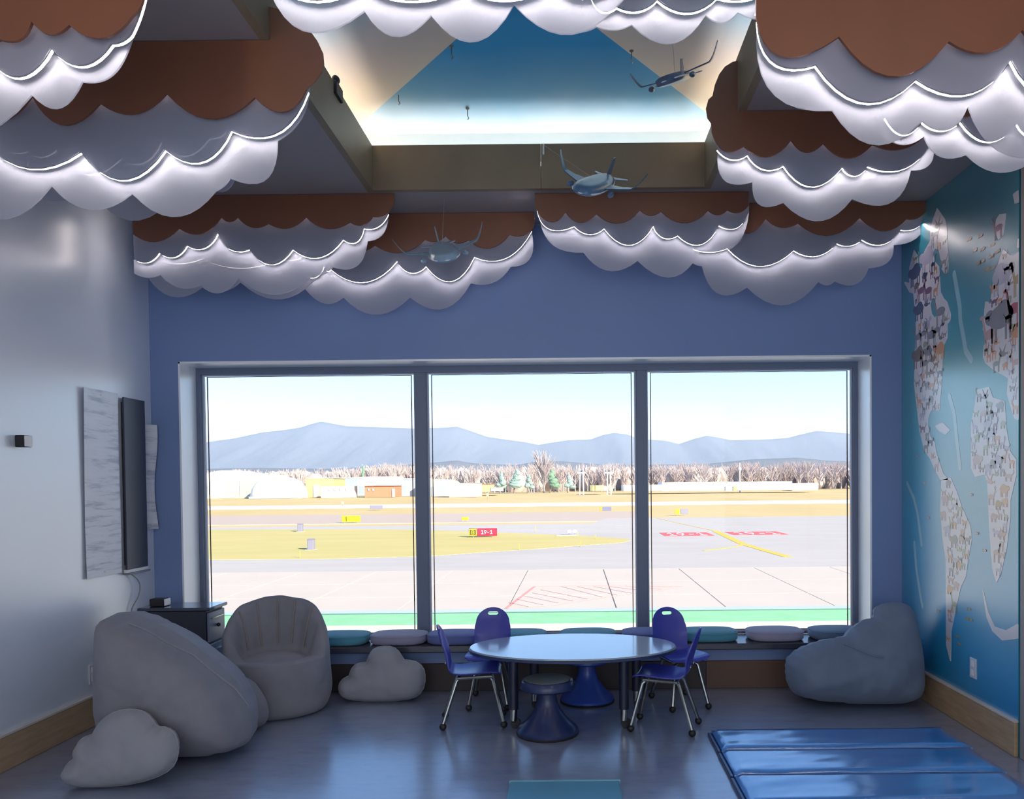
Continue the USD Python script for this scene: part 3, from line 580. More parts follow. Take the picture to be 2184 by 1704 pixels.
# second one at the window, a scalloped tub
def tub(label, c, r, hf, hb, m):
    t = thing('bean_bag', label, 'bean bag', c)
    n, k = 96, 30; v = []
    for i in range(n):
        a = 2 * math.pi * i / n; dx, dy = math.cos(a), math.sin(a)
        da = abs((math.degrees(a) - 108 + 180) % 360 - 180); bk = math.cos(math.radians(min(da, 118) / 118 * 90)) ** 0.75
        h = hf + (hb - hf) * bk; R = r
        panel = 0.012 * abs(math.sin(a * 5 + 0.6))
        prof = [(0, 0), (0.8 * R, 0.0), (0.93 * R, 0.015), (R, 0.06), (1.03 * R, 0.16), (1.02 * R, hf * 0.8), (R * (1.0 - 0.04 * bk), hf), (R * (0.99 - 0.02 * bk), h * 0.9), (R * (0.96 - 0.04 * bk), h - 0.006), (R * (0.9 - 0.04 * bk) - panel, h), (R * (0.82 - 0.02 * bk) - panel, h - 0.03), (R * (0.74 - 0.06 * bk) - panel, (h + hf) / 2 - 0.05 * bk), (R * (0.66 - 0.04 * bk) - panel, hf - 0.045), (0.5 * R, hf - 0.02), (0.25 * R, hf - 0.005), (0, hf)]
        q = np.array(prof); s = np.r_[0, np.cumsum(np.linalg.norm(np.diff(q, axis=0), axis=1))]; w = np.linspace(0, s[-1], k); pr = np.column_stack([np.interp(w, s, q[:, 0]), np.interp(w, s, q[:, 1])])
        v += [(c[0] + x * dx, c[1] + x * dy * 0.92, c[2] + z) for x, z in pr]
    v = np.array(v); nz = meshkit.fbm(v * 7, 4, 4) - 0.5; ctr = np.array([c[0], c[1], c[2] + 0.25]); dirn = v - ctr; dirn /= np.linalg.norm(dirn, axis=1, keepdims=True)
    v = v + dirn * (nz * 0.05 * np.clip((v[:, 2] - c[2]) / 0.06, 0, 1))[:, None]
    f = []
    for i in range(n):
        j = (i + 1) % n
        for a in range(k - 1): f += [(i * k + a, j * k + a, j * k + a + 1), (i * k + a, j * k + a + 1, i * k + a + 1)]
    mm = trimesh.Trimesh(v, np.array(f), process=False); mm.merge_vertices(); mm.update_faces(mm.nondegenerate_faces()); trimesh.smoothing.filter_taubin(mm, iterations=8)
    obj('body', mm, m, t, smooth=True)
    V = v.reshape(n, k, 3)
    for deg in (50, 80, 108, 136, 166):
        i = int(deg / 360 * n); line = V[i, 19:25] + (np.array([c[0], c[1], V[i, 20, 2]]) - V[i, 20]) * 0.015
        obj('seam', tube(line, 0.005, 5), mat('seam_tan', (0.3, 0.25, 0.23), 0.8), t, smooth=True)
    return t
tub('pale tub-shaped bean bag chair with a panelled back in front of the window', (-2.01, 5.32, 0), 0.345, 0.385, 0.75, M_bean)
YC = 4.89
g = settle(smoothpoly(px_poly([(452, 1480), (470, 1444), (505, 1430), (535, 1436), (558, 1462), (572, 1495), (570, 1522), (556, 1536), (520, 1542), (475, 1540), (455, 1520)], YC)))
t = thing('bean_bag', 'small pale bean bag pouf squeezed between the two big left ones', 'bean bag', (g.centroid.x, YC, 0))
obj('body', inflate(g, 0.095, 0.15, 0.02, lambda a, b, d: (a, YC + d, b), 0.04, 8), M_bean, t, smooth=True)
# grey one in the right corner
YG = 5.35
g = settle(smoothpoly(px_poly([(1677, 1450), (1680, 1418), (1703, 1394), (1745, 1375), (1786, 1366), (1803, 1364), (1812, 1352), (1842, 1328), (1862, 1324), (1864, 1306), (1882, 1294), (1915, 1291), (1940, 1299), (1951, 1320), (1957, 1365), (1962, 1430), (1957, 1478), (1925, 1500), (1850, 1504), (1760, 1500), (1703, 1490), (1684, 1474)], YG)))
t = thing('bean_bag', 'grey bean bag slumped in the right corner against the teal wall', 'bean bag', (g.centroid.x, YG, 0))
obj('body', inflate(g, 0.28, 0.26, 0.026, lambda a, b, d: (a, YG + d * (1.0 if b < 0.35 else max(0.45, 1 - (b - 0.35) * 1.6)), b), 0.085, 21, 2.2), M_beang, t, smooth=True)
fold = [at(u, v, YG - 0.27) for u, v in [(1800, 1374), (1830, 1386), (1860, 1398), (1885, 1402)]]
obj('seam', tube(np.array(fold), 0.006, 6), M_beang, t, smooth=True)
for k, pts in enumerate([[(1745, 1405), (1775, 1403), (1810, 1404)], [(1742, 1422), (1780, 1418), (1822, 1421)], [(1730, 1437), (1770, 1434), (1812, 1433)]]): pass
# cloud pillows
def pillow(label, pts, y, half, seed):
    g = settle(smoothpoly(px_poly(pts, y), 5)); t = thing('cloud_pillow', label, 'pillow', (g.centroid.x, y, 0), group='white cloud-shaped floor pillows')
    lean = 0.18
    obj('cover', inflate(g, half, 0.13, 0.014, lambda a, b, d: (a, y + d + lean * b, b), 0.03, seed, 2.0), M_plush, t, smooth=True)
    ring = np.array(g.exterior.coords)[::3]
    obj('piping', tube(np.array([(a, y + lean * b, b) for a, b in ring]), 0.004, 5, True), M_plush, t, smooth=True)
pillow('white cloud-shaped pillow on the floor before the big left bean bag', [(131, 1628), (140, 1610), (154, 1599), (151, 1585), (158, 1567), (170, 1557), (186, 1552), (193, 1535), (215, 1513), (243, 1502), (270, 1501), (294, 1507), (314, 1525), (324, 1536), (345, 1538), (363, 1552), (372, 1574), (373, 1595), (366, 1616), (342, 1634), (296, 1649), (236, 1657), (175, 1657), (145, 1649)], 3.97, 0.10, 5)
pillow('white cloud-shaped pillow standing on the floor under the window', [(721, 1472), (722, 1460), (731, 1449), (742, 1444), (745, 1432), (757, 1419), (778, 1416), (783, 1401), (793, 1388), (813, 1383), (834, 1385), (849, 1396), (859, 1411), (880, 1413), (898, 1424), (905, 1442), (904, 1465), (893, 1483), (870, 1492), (820, 1496), (770, 1495), (739, 1491), (726, 1483)], 5.5, 0.10, 11)

# cushions on the sill
cus = [(728, 'teal', 'teal oblong cushion on the window sill beside the tub bean bag'), (852, 'lilac', 'grey lilac cushion on the window sill under the left mullion'), (972, 'violet', 'violet blue cushion on the sill behind the left chair back'), (1106, 'teal', 'teal cushion on the sill just right of the rear left chair'),
       (1254, 'teal', 'teal cushion on the sill behind the middle of the table'), (1386, 'violet', 'violet blue cushion on the sill under the right mullion'), (1512, 'teal', 'teal cushion on the sill just right of the chairs'), (1652, 'lilac', 'grey lilac cushion on the sill between two spaced neighbours at the right'), (1786, 'slate', 'slate blue cushion on the sill beside the grey bean bag')]
ccol = {'teal': (0.08, 0.3, 0.4), 'lilac': (0.3, 0.3, 0.42), 'violet': (0.13, 0.17, 0.42), 'slate': (0.12, 0.2, 0.32)}
for u, k, lab in cus:
    x = at(u, 1352, 5.83)[0]; w = 0.205; y = 5.835
    prof = [(0, 0), (0.9, 0.0), (0.985, 0.012), (1.0, 0.035), (0.985, 0.058), (0.93, 0.068), (0.6, 0.073), (0, 0.075)]
    m = lathe([(r, z) for r, z in prof], 40); v = m.vertices
    rr = np.hypot(v[:, 0], v[:, 1]); sq = (np.abs(v[:, 0]) ** 3 + np.abs(v[:, 1]) ** 3) ** (1 / 3); sc = np.where(sq > 1e-6, rr / np.maximum(sq, 1e-6), 1)
    m.vertices = np.column_stack([x + v[:, 0] * w * sc, y + v[:, 1] * 0.15 * sc, 0.346 + v[:, 2]])
    t = thing('seat_cushion', lab, 'cushion', (x, y, 0.346), group='cushions along the window sill')
    cm = mat('cushion_' + k, ccol[k], 0.8, 0.3, bump=(40, 0.2), sheen=0.2)
    obj('pad', m, cm, t, smooth=50)
    th = np.linspace(0, 2 * math.pi, 40, endpoint=False); c3, s3 = np.cos(th), np.sin(th); q = 1 / (np.abs(c3) ** 3 + np.abs(s3) ** 3) ** (1 / 3)
    obj('piping', tube(np.column_stack([x + w * 0.985 * c3 * q, y + 0.148 * s3 * q, np.full(40, 0.346 + 0.06)]), 0.004, 5, True), cm, t)

# dark cabinet with drawers and the small box on it
M_cab = mat('cabinet_navy_black', (0.012, 0.018, 0.035), 0.3, 0.5)
cb = thing('drawer_cabinet', 'dark navy drawer cabinet between the left wall and the tub bean bag', 'cabinet', (-2.62, 5.32, 0))
obj('body', box(-2.845, -2.415, 5.19, 5.44, 0.0, 0.69, 0.004), M_cab, cb)
obj('top', box(-2.86, -2.385, 5.18, 5.45, 0.6905, 0.712, 0.004), mat('cabinet_top', (0.03, 0.04, 0.07), 0.15, 0.6, coat=0.3), cb)
for z in (0.05, 0.27, 0.48):
    dr = obj('drawer', box(-2.414, -2.398, 5.20, 5.43, z, z + 0.195, 0.003), mat('drawer_front', (0.16, 0.2, 0.28), 0.35), cb)
    obj('knob', ball((-2.386, 5.31, z + 0.10), 0.013, 2), M_black, dr, smooth=True)
    obj('handle_bar', box(-2.397, -2.392, 5.23, 5.40, z + 0.15, z + 0.158), M_chrome, dr)
c = on_z(323, 1289, 0.712)
sb = thing('desk_device', 'small black box with a pale end on the dark cabinet', 'device', (-2.74, 5.30, 0.712))
obj('case', box(-2.815, -2.72, 5.25, 5.33, 0.713, 0.762, 0.004), M_black, sb); obj('end_face', box(-2.7195, -2.712, 5.253, 5.327, 0.716, 0.76, 0.002), M_white, sb)

# things on the left wall
tv = thing('wall_display', 'tall dark wall-mounted screen between two paper charts on the left wall', 'screen', (XL, 5.43, 1.5))
y0, y1, z0, z1 = 5.375, 5.64, 0.945, 2.11
obj('screen', box(XL + 0.02, XL + 0.032, y0, y1, z0, z1, 0.003), mat('screen_dark_grey', (0.035, 0.045, 0.075), 0.35, 0.5), tv)
obj('back_case', box(XL + 0.001, XL + 0.0195, y0 + 0.02, y1 - 0.02, z0 + 0.03, z1 - 0.03), M_black, tv)
obj('bottom_rail', box(XL + 0.006, XL + 0.045, y0 - 0.005, y1 + 0.005, z0 - 0.035, z0 - 0.022, 0.002), mat('rail_grey', (0.2, 0.22, 0.27), 0.4), tv)
obj('white_strip', box(XL + 0.008, XL + 0.032, y0, y1, z0 - 0.0215, z0 - 0.001), M_white, tv)
w0 = np.array([(XL + 0.02, 5.42, 0.92), (XL + 0.03, 5.48, 0.88), (XL + 0.035, 5.52, 0.82), (XL + 0.03, 5.50, 0.74), (XL + 0.02, 5.45, 0.68), (XL + 0.015, 5.44, 0.55)])
from scipy.interpolate import CubicSpline
ww = CubicSpline(np.arange(6), w0)(np.linspace(0, 5, 30))
obj('power_cable', tube(ww, 0.004, 6), mat('cable_grey', (0.3, 0.28, 0.28), 0.5), smooth=True, label='thin grey cable running down from the wall screen behind the cabinet', cat='cable')
chart = usdkit.material(stage, '/World/Looks/chart_print', {'g': ('geometry', {}), 'm': ('mapping', {'scale': (1, 2.5, 26)}), 'n': ('noise_texture', {'scale': 1.0, 'detail': 5.0, 'roughness': 0.7}), 's': ('separate_xyz', {}),
    'r': ('rgb_ramp', {'ramp': [(0.36, (0.38, 0.42, 0.52)), (0.5, (0.66, 0.7, 0.77)), (0.7, (0.7, 0.74, 0.8))]}), 'p': ('principled_bsdf', {'roughness': 0.25, 'specular_ior_level': 0.5})},
    [('g.position', 'm.vector'), ('m.vector', 'n.vector'), ('n.fac', 'r.fac'), ('r.color', 'p.base_color')], surface='p.BSDF')
def paper(name, label, y0, y1, z0, z1, curl0, curl1, seed):
    n, k = 14, 40; v = []
    for off in (0, 0.0012):
        for j in range(k):
            for i in range(n):
                a, b = i / (n - 1), j / (k - 1)
                v.append((XL + 0.006 + off + curl0 * (1 - a) ** 2 * (0.3 + 0.7 * abs(2 * b - 0.6)) + curl1 * a ** 2 * (0.4 + 0.6 * math.sin(3 * b + seed) ** 2), y0 + (y1 - y0) * a, z0 + (z1 - z0) * b))
    v = np.array(v); tr = []
    for j in range(k - 1):
        for i in range(n - 1): a = j * n + i; tr += [(a, a + 1, a + n + 1), (a, a + n + 1, a + n)]
    m = two_sided(v[n * k:], v[:n * k], np.array(tr))
    t = thing(name, label, 'wall chart', (XL, (y0 + y1) / 2, (z0 + z1) / 2)); obj('sheet', m, chart, t, smooth=True)
    for z in (z0 + 0.03, z1 - 0.03): obj('pin', ball((XL + 0.012 + curl1 * 0.3, (y0 + y1) / 2, z), 0.006, 1), M_white, t)
paper('paper_chart', 'long printed paper chart left of the dark wall screen, edges curling', 4.955, 5.345, 0.93, 2.13, 0.012, 0.006, 1)
paper('paper_chart', 'narrow curled paper sheet right of the dark wall screen', 5.675, 5.755, 1.2, 1.95, 0.0, 0.05, 2)
sn = thing('wall_sensor', 'small black box with white face alone on the left wall', 'sensor', (XL, 4.42, 1.74))
c = on_x(52, 941, XL + 0.03)
obj('case', box(XL + 0.001, XL + 0.052, c[1] - 0.035, c[1] + 0.03, c[2] - 0.032, c[2] + 0.032, 0.003), M_black, sn); obj('face', box(XL + 0.0525, XL + 0.056, c[1] - 0.033, c[1] + 0.028, c[2] - 0.03, c[2] + 0.03), M_white, sn)
def outlet(label, wall, y, z, s):
    t = thing('power_outlet', label, 'outlet', (wall, y, z))
    obj('plate', box(wall + s * 0.0005, wall + s * 0.007, y - 0.037, y + 0.037, z - 0.06, z + 0.06, 0.002), mat('outlet_plate', (0.62, 0.66, 0.72), 0.3), t)
    for k in (-1, 1): obj('socket', box(wall + s * 0.0072, wall + s * 0.011, y - 0.017, y + 0.017, z + k * 0.027 - 0.018, z + k * 0.027 + 0.018, 0.003), M_white, t)
c = on_x(2077, 1425, XR); outlet('power outlet plate low on the teal wall', XR, c[1], c[2], -1)
c = on_x(196, 1437, XL); outlet('power outlet low on the left wall behind the big bean bag', XL, c[1], c[2], 1)

# folding mat and aqua mat
M_vinyl = mat('mat_blue_vinyl', (0.05, 0.24, 0.66), 0.2, 0.6, bump=(5, 0.12), coat=1.0, coat_rough=0.14, coat_ior=2.3)
fm = thing('folding_mat', 'large blue vinyl folding gym mat on the floor at the right', 'mat', (1.45, 4.0, 0))
def padpanel(x0, x1, y0, y1, z0, z1, seed):
    nx, ny = 44, 14; gx, gy = np.meshgrid(np.linspace(0, 1, nx), np.linspace(0, 1, ny)); p = np.column_stack([gx.ravel(), gy.ravel()])
    e = np.minimum(np.minimum(p[:, 0], 1 - p[:, 0]) * (x1 - x0), np.minimum(p[:, 1], 1 - p[:, 1]) * (y1 - y0)); rd = np.clip(e / 0.02, 0, 1)
    X, Y = x0 + p[:, 0] * (x1 - x0), y0 + p[:, 1] * (y1 - y0)
    wv = meshkit.fbm(np.column_stack([X * 3 + Y * 2, Y * 7 - X * 2, np.full(len(X), seed)]), 3, seed) - 0.5
    top = z1 - 0.014 * (1 - np.sqrt(1 - (1 - rd) ** 2)) + 0.008 * wv * rd
    tr = []
    for j in range(ny - 1):
        for i in range(nx - 1): a = j * nx + i; tr += [(a, a + 1, a + nx + 1), (a, a + nx + 1, a + nx)]
    return two_sided(np.column_stack([X, Y, top]), np.column_stack([X, Y, np.full(len(X), z0)]), np.array(tr))
ys = [4.69, 4.335, 3.965, 3.60, 3.235]
for k in range(4):
    sh = (0.0, 0.012, 0.0, 0.02)[k]; xl = 0.795 - 0.004 * k
    pn = obj('panel', padpanel(xl + sh * 0, 2.17 - 0.012 * k, ys[k + 1] + 0.006, ys[k] - 0.001, 0.0, 0.042, 30 + k), M_vinyl, fm, smooth=50)
    obj('edge_welt', box(xl - 0.022, xl - 0.002, ys[k + 1] + 0.008, ys[k] - 0.01, 0.0, 0.02, 0.004), M_navy, pn)
am = thing('aqua_mat', 'small aqua foam mat at the bottom edge, in front of the table', 'mat', (-0.06, 3.6, 0))
obj('foam_pad', box(-0.335, 0.212, 3.3, 3.945, 0.0, 0.02, 0.006), mat('mat_aqua', (0.11, 0.35, 0.52), 0.25, 0.5, coat=0.6, coat_ior=1.8), am)
obj('border', cat_([box(-0.338, 0.215, 3.93, 3.948, 0.0, 0.0215, 0.002)]), mat('mat_aqua_edge', (0.2, 0.5, 0.55), 0.3, 0.5), am)

# ------------------------------------------------------------------ world map mural on the right wall
mur_mat = usdkit.material(stage, '/World/Looks/mural_sea', {'g': ('geometry', {}), 's': ('separate_xyz', {}), 'm': ('map_range', {'from_min': 0.2, 'from_max': 3.2, 'clamp': True}),
    'nz': ('noise_texture', {'scale': 1.5, 'detail': 2.0}), 'mx': ('math', {'math_type': 'multiply_add', 'value2': 0.25, 'value3': -0.12}), 'ad': ('math', {'math_type': 'add', 'use_clamp': True}),
    'r': ('rgb_ramp', {'ramp': [(0.0, (0.0, 0.24, 0.5)), (0.3, (0.02, 0.38, 0.58)), (0.6, (0.05, 0.4, 0.48)), (1.0, (0.02, 0.2, 0.27))]}),
    'p': ('principled_bsdf', {'roughness': 0.36, 'specular_ior_level': 0.5, 'coat_weight': 1.0, 'coat_roughness': 0.3, 'coat_ior': 2.3})},
    [('g.position', 's.vector'), ('s.z', 'm.value'), ('g.position', 'nz.vector'), ('nz.fac', 'mx.value1'), ('m.result', 'ad.value1'), ('mx.value', 'ad.value2'), ('ad.value', 'r.fac'), ('r.color', 'p.base_color')], surface='p.BSDF')
mural = thing('wall_mural', 'teal world map mural with white continents full of small animal silhouettes', 'mural', (XR, 5.0, 1.7))
obj('sea_ground', box(XR - 0.002, XR + 0.0005, 4.262, D - 0.001, 0.2, ZC - 0.001), mur_mat, mural)
def m6(p): return (1920 + p[0] * 0.23467, 420 + p[1] * 0.23467)
def m7(p): return (1884 + p[0] * 0.41096, 800 + p[1] * 0.41096)
def wallpt(u, v): c = on_x(u, v, XR); return (c[1], c[2])
def region(pts): return sg.Polygon([wallpt(*p) for p in pts]).buffer(0).intersection(sg.box(4.265, 0.21, D - 0.01, ZC - 0.01))
lands = []
NA = [m6(p) for p in [(340, 110), (380, 160), (410, 210), (425, 270), (430, 420), (440, 600), (435, 680), (410, 690), (385, 650), (375, 560), (355, 470), (320, 460), (300, 520), (320, 600), (355, 640), (365, 800), (370, 870), (400, 930), (430, 960), (460, 1070), (455, 1120), (430, 1150), (430, 1280), (400, 1340), (385, 1400), (383, 1640)]] + \
     [m7(p) for p in [(292, 180), (250, 180), (235, 220), (232, 260), (245, 320), (268, 352), (275, 400), (290, 450), (312, 512), (335, 540), (300, 540), (272, 490), (245, 430), (215, 385), (192, 290), (178, 160)]] + \
     [m6(p) for p in [(133, 1700), (140, 1400), (150, 1200), (140, 1000), (125, 870), (90, 860), (45, 780), (90, 790), (90, 640), (130, 490), (160, 540), (165, 640), (205, 660), (225, 500), (280, 400), (280, 300), (305, 200)]]
bay = [m6(p) for p in [(290, 915), (320, 910), (335, 980), (345, 1060), (320, 1110), (290, 1070), (275, 980)]]
lands.append(region(NA).difference(region(bay)))
lands.append(region([m7(p) for p in [(305, 550), (350, 535), (380, 600), (410, 690), (452, 780), (460, 850), (440, 960), (430, 1040), (402, 1100), (372, 1240), (352, 1330), (350, 1480), (330, 1400), (330, 1230), (328, 960), (312, 850), (300, 700)]]))
lands.append(region([m7(p) for p in [(490, 80), (550, 65), (570, 120), (630, 140), (640, 280), (660, 400), (690, 440), (690, 520), (660, 650), (660, 740), (640, 900), (610, 1030), (590, 1070), (570, 1000), (555, 800), (545, 560), (530, 510), (480, 525), (460, 480), (460, 250), (480, 150)]]))
lands.append(region([m6(p) for p in [(945, 485), (1000, 540), (1030, 545), (1080, 505), (1130, 490), (1130, 1704)]] + [(2195, 905), (2165, 890), (2150, 840)] + [m6(p) for p in [(990, 1640), (930, 1600), (850, 1560), (780, 1500), (760, 1450), (770, 1350), (800, 1330), (780, 1250), (760, 1200), (770, 1100), (780, 960), (800, 960), (830, 1000), (835, 900), (850, 800), (880, 770), (890, 640), (910, 560)]]))
lands.append(region([m6(p) for p in [(905, 170), (960, 160), (940, 340), (900, 380), (870, 300), (880, 210)]]))
lands.append(region([m6(p) for p in [(1130, 230), (1085, 320), (1072, 450), (1100, 485), (1130, 470)]]))
lands.append(region([m6(p) for p in [(1035, -20), (1075, -50), (1110, -10), (1090, 40), (1050, 50)]]))
lands.append(region([m7(p) for p in [(520, 1120), (545, 1230), (580, 1310), (640, 1330), (720, 1285), (720, 1360), (620, 1372), (570, 1325), (540, 1255)]]))
lands.append(region([m7(p) for p in [(275, 265), (310, 250), (345, 285), (325, 305), (290, 285)]]))
M_land = mat('mural_land', (0.66, 0.64, 0.67), 0.36, 0.5, coat=1.0, coat_rough=0.3, coat_ior=2.3)
for g in lands:
    if g.area > 0: 
        for q in getattr(g, 'geoms', [g]): obj('landmass', wall_yz(q.simplify(0.004).buffer(0.012).buffer(-0.006), XR - 0.0035, 0.0015), M_land, mural)
M_ridge = mat('mural_ridge', (0.3, 0.56, 0.62), 0.36, 0.5, coat=1.0, coat_rough=0.3, coat_ior=2.3)
for pts, wd in (([m6(p) for p in [(495, 700), (520, 850), (545, 1000), (550, 1120), (575, 1250), (600, 1400), (650, 1480)]], 0.022), ([m7(p) for p in [(125, 560), (160, 640), (180, 720), (200, 880)]], 0.015), ([m7(p) for p in [(162, 870), (172, 1000), (190, 1120), (205, 1200)]], 0.015), ([m7(p) for p in [(345, 110), (370, 200), (385, 350), (400, 480)]], 0.02)):
    ln = sg.LineString([wallpt(*p) for p in pts]); obj('sea_ridge', wall_yz(ln.buffer(wd).intersection(sg.box(4.265, 0.2, D - 0.01, 3.3)), XR - 0.003, 0.001), M_ridge, mural)
def beast(kind, s):
    E = lambda cx, cy, a, b: affinity.translate(affinity.scale(sg.Point(0, 0).buffer(1, 6), a, b), cx, cy)
    if kind == 0:   # heavy grazer
        g = [E(0, .1, .5, .26), E(.45, .16, .2, .17), E(-.1, .28, .26, .16)] + [sg.box(x, -.42, x + .08, .1) for x in (-.42, -.25, .15, .32)]
    elif kind == 1: # tall long-necked
        g = [E(0, 0, .34, .17), sg.Polygon([(.2, .0), (.36, .05), (.5, .62), (.4, .62)]), E(.5, .62, .13, .07)] + [sg.box(x, -.6, x + .055, 0) for x in (-.28, -.18, .16, .26)]
    elif kind == 2: # deer
        g = [E(0, 0, .36, .15), sg.Polygon([(.22, .02), (.36, .02), (.46, .32), (.36, .34)]), E(.46, .33, .12, .07), sg.LineString([(.42, .36), (.36, .6), (.5, .66)]).buffer(.018), sg.LineString([(.44, .36), (.56, .58)]).buffer(.018)] + [sg.box(x, -.5, x + .05, 0) for x in (-.3, -.2, .18, .28)]
    elif kind == 3: # bird
        g = [E(0, 0, .3, .12), sg.Polygon([(-.1, .05), (.12, .05), (-.3, .5)]), sg.Polygon([(.0, .04), (.2, .04), (.36, .44)]), E(.3, .08, .1, .08), sg.Polygon([(-.25, 0), (-.5, .1), (-.48, -.08)])]
    elif kind == 4: # cat-like
        g = [E(0, 0, .38, .13), E(.42, .14, .13, .12), sg.LineString([(-.35, .05), (-.55, .22), (-.5, .36)]).buffer(.03)] + [sg.box(x, -.32, x + .06, 0) for x in (-.32, -.22, .2, .3)]
    else:           # fish
        g = [E(0, 0, .3, .13), sg.Polygon([(-.24, 0), (-.46, .15), (-.46, -.15)])]
    return affinity.scale(unary_union(g), s, s, origin=(0, 0))
acol = {'navy': (0.04, 0.05, 0.12), 'brown': (0.2, 0.13, 0.09), 'grey': (0.22, 0.21, 0.22), 'plum': (0.18, 0.06, 0.12), 'red': (0.42, 0.06, 0.08), 'orange': (0.6, 0.27, 0.1), 'lilac': (0.42, 0.4, 0.52), 'rose': (0.5, 0.32, 0.3), 'green': (0.3, 0.36, 0.2), 'ochre': (0.38, 0.24, 0.07)}
def amat(k): return mat('mural_animal_' + k, acol[k], 0.36, 0.5, coat=1.0, coat_rough=0.3, coat_ior=2.3)
placed = []
def animal(y, z, kind, s, col, flip=False, zs=1.0, clip=None):
    g = beast(kind, s); g = affinity.scale(g, -1 if flip else 1, zs, origin=(0, 0)); g = affinity.translate(g, y, z).intersection(sg.box(4.266, 0.21, D - 0.012, ZC - 0.02))
    if g.is_empty: return
    placed.append((y, z, s)); obj('animal_print', wall_yz(g.simplify(0.002), XR - 0.0045, 0.001), amat(col), mural)
def pa(u, v, kind, wpx_h, col, flip=False):  # by its place on the mural and its height in picture pixels
    y, z = wallpt(u, v); s = wpx_h * y / F; animal(y, z, kind, s, col, flip)
for x, yv, k, hgt, col in [(140, 710, 0, 230, 'navy'), (175, 1040, 0, 190, 'navy'), (370, 1040, 2, 260, 'grey'), (245, 980, 3, 130, 'navy'), (195, 850, 2, 200, 'plum'), (262, 850, 2, 200, 'plum'), (350, 260, 3, 170, 'grey'), (325, 340, 4, 160, 'grey'), (170, 1460, 0, 230, 'brown'), (365, 1400, 0, 190, 'orange'), (290, 1250, 2, 260, 'grey'),
                           (215, 1240, 4, 180, 'grey'), (240, 1150, 4, 200, 'lilac'), (170, 1270, 2, 200, 'grey'), (300, 1480, 3, 180, 'brown'), (330, 1520, 4, 110, 'brown'), (230, 1510, 2, 180, 'grey'), (250, 570, 0, 260, 'lilac'), (340, 740, 4, 120, 'plum'), (400, 590, 4, 140, 'grey'), (145, 560, 4, 120, 'green'), (335, 1210, 4, 200, 'grey'), (260, 1420, 0, 160, 'grey'),
                           (920, 1130, 0, 420, 'grey'), (930, 740, 0, 330, 'lilac'), (1045, 1010, 1, 300, 'red'), (1080, 1240, 0, 230, 'orange'), (940, 1430, 3, 180, 'grey'), (1085, 740, 1, 260, 'ochre'), (820, 1250, 1, 280, 'rose'), (860, 820, 4, 150, 'orange'), (975, 650, 4, 130, 'grey'), (1000, 790, 3, 120, 'grey'), (990, 1090, 4, 150, 'green'), (1060, 1500, 2, 200, 'rose'), (860, 950, 4, 140, 'plum'), (898, 280, 2, 200, 'plum'), (800, 1100, 4, 110, 'green'), (1020, 650, 3, 90, 'grey'), (955, 530, 4, 90, 'ochre')]:
    pa(*m6((x, yv)), k, hgt * 0.2347, col, (x % 3) == 0)
for x, yv, k, hgt, col in [(180, 40, 4, 60, 'grey'), (215, 130, 3, 60, 'lilac'), (205, 215, 0, 50, 'lilac'), (340, 565, 0, 50, 'grey'), (325, 650, 0, 70, 'rose'), (315, 730, 0, 60, 'rose'), (335, 810, 0, 70, 'lilac'), (400, 910, 3, 60, 'green'), (345, 900, 4, 40, 'rose'), (375, 960, 2, 80, 'lilac'), (600, 675, 0, 60, 'ochre'), (620, 830, 0, 60, 'rose'), (600, 450, 0, 80, 'lilac'), (490, 450, 0, 90, 'rose'), (590, 920, 1, 90, 'rose'), (560, 310, 0, 90, 'lilac'), (520, 200, 2, 90, 'rose'), (630, 600, 0, 80, 'orange')]:
    pa(*m7((x, yv)), k, hgt * 0.411, col, (x % 2) == 0)
rng = random.Random(11); tries = 0; n = 0
while n < 130 and tries < 6000:
    tries += 1; g = lands[rng.choice([0, 0, 0, 1, 2, 2, 3, 3])]; x0, a0, x1, a1 = g.bounds
    y, z = rng.uniform(x0, x1), rng.uniform(a0, a1); s = rng.uniform(0.05, 0.1)
    if not g.buffer(-0.02).contains(sg.Point(y, z)) or any((y - q[0]) ** 2 + (z - q[1]) ** 2 < (0.36 * (s + q[2])) ** 2 for q in placed): continue
    low = z < 1.75; animal(y, z, rng.choice([0, 1, 2, 2, 3, 4, 4]), s, rng.choice(['rose', 'lilac', 'rose', 'orange', 'green', 'grey'] if low else ['grey', 'navy', 'brown', 'plum', 'lilac', 'rose', 'orange', 'green']), rng.random() < 0.5); n += 1
for x, yv in [(740, 350), (760, 470), (850, 430), (825, 545), (715, 605), (800, 655), (885, 500), (760, 580), (690, 480), (640, 380), (850, 645)]:
    y, z = wallpt(*m6((x, yv))); animal(y, z, 5, 0.075, 'ochre', x % 2 == 0)
for x, yv in [(290, 1225), (450, 1215), (440, 1265), (385, 1355), (400, 1395), (460, 1270), (180, 420), (215, 560), (235, 740), (455, 620), (485, 820), (530, 910)]:
    y, z = wallpt(*m7((x, yv))); animal(y, z, 5, 0.06, 'rose' if yv < 1200 else 'ochre', x % 2 == 0)

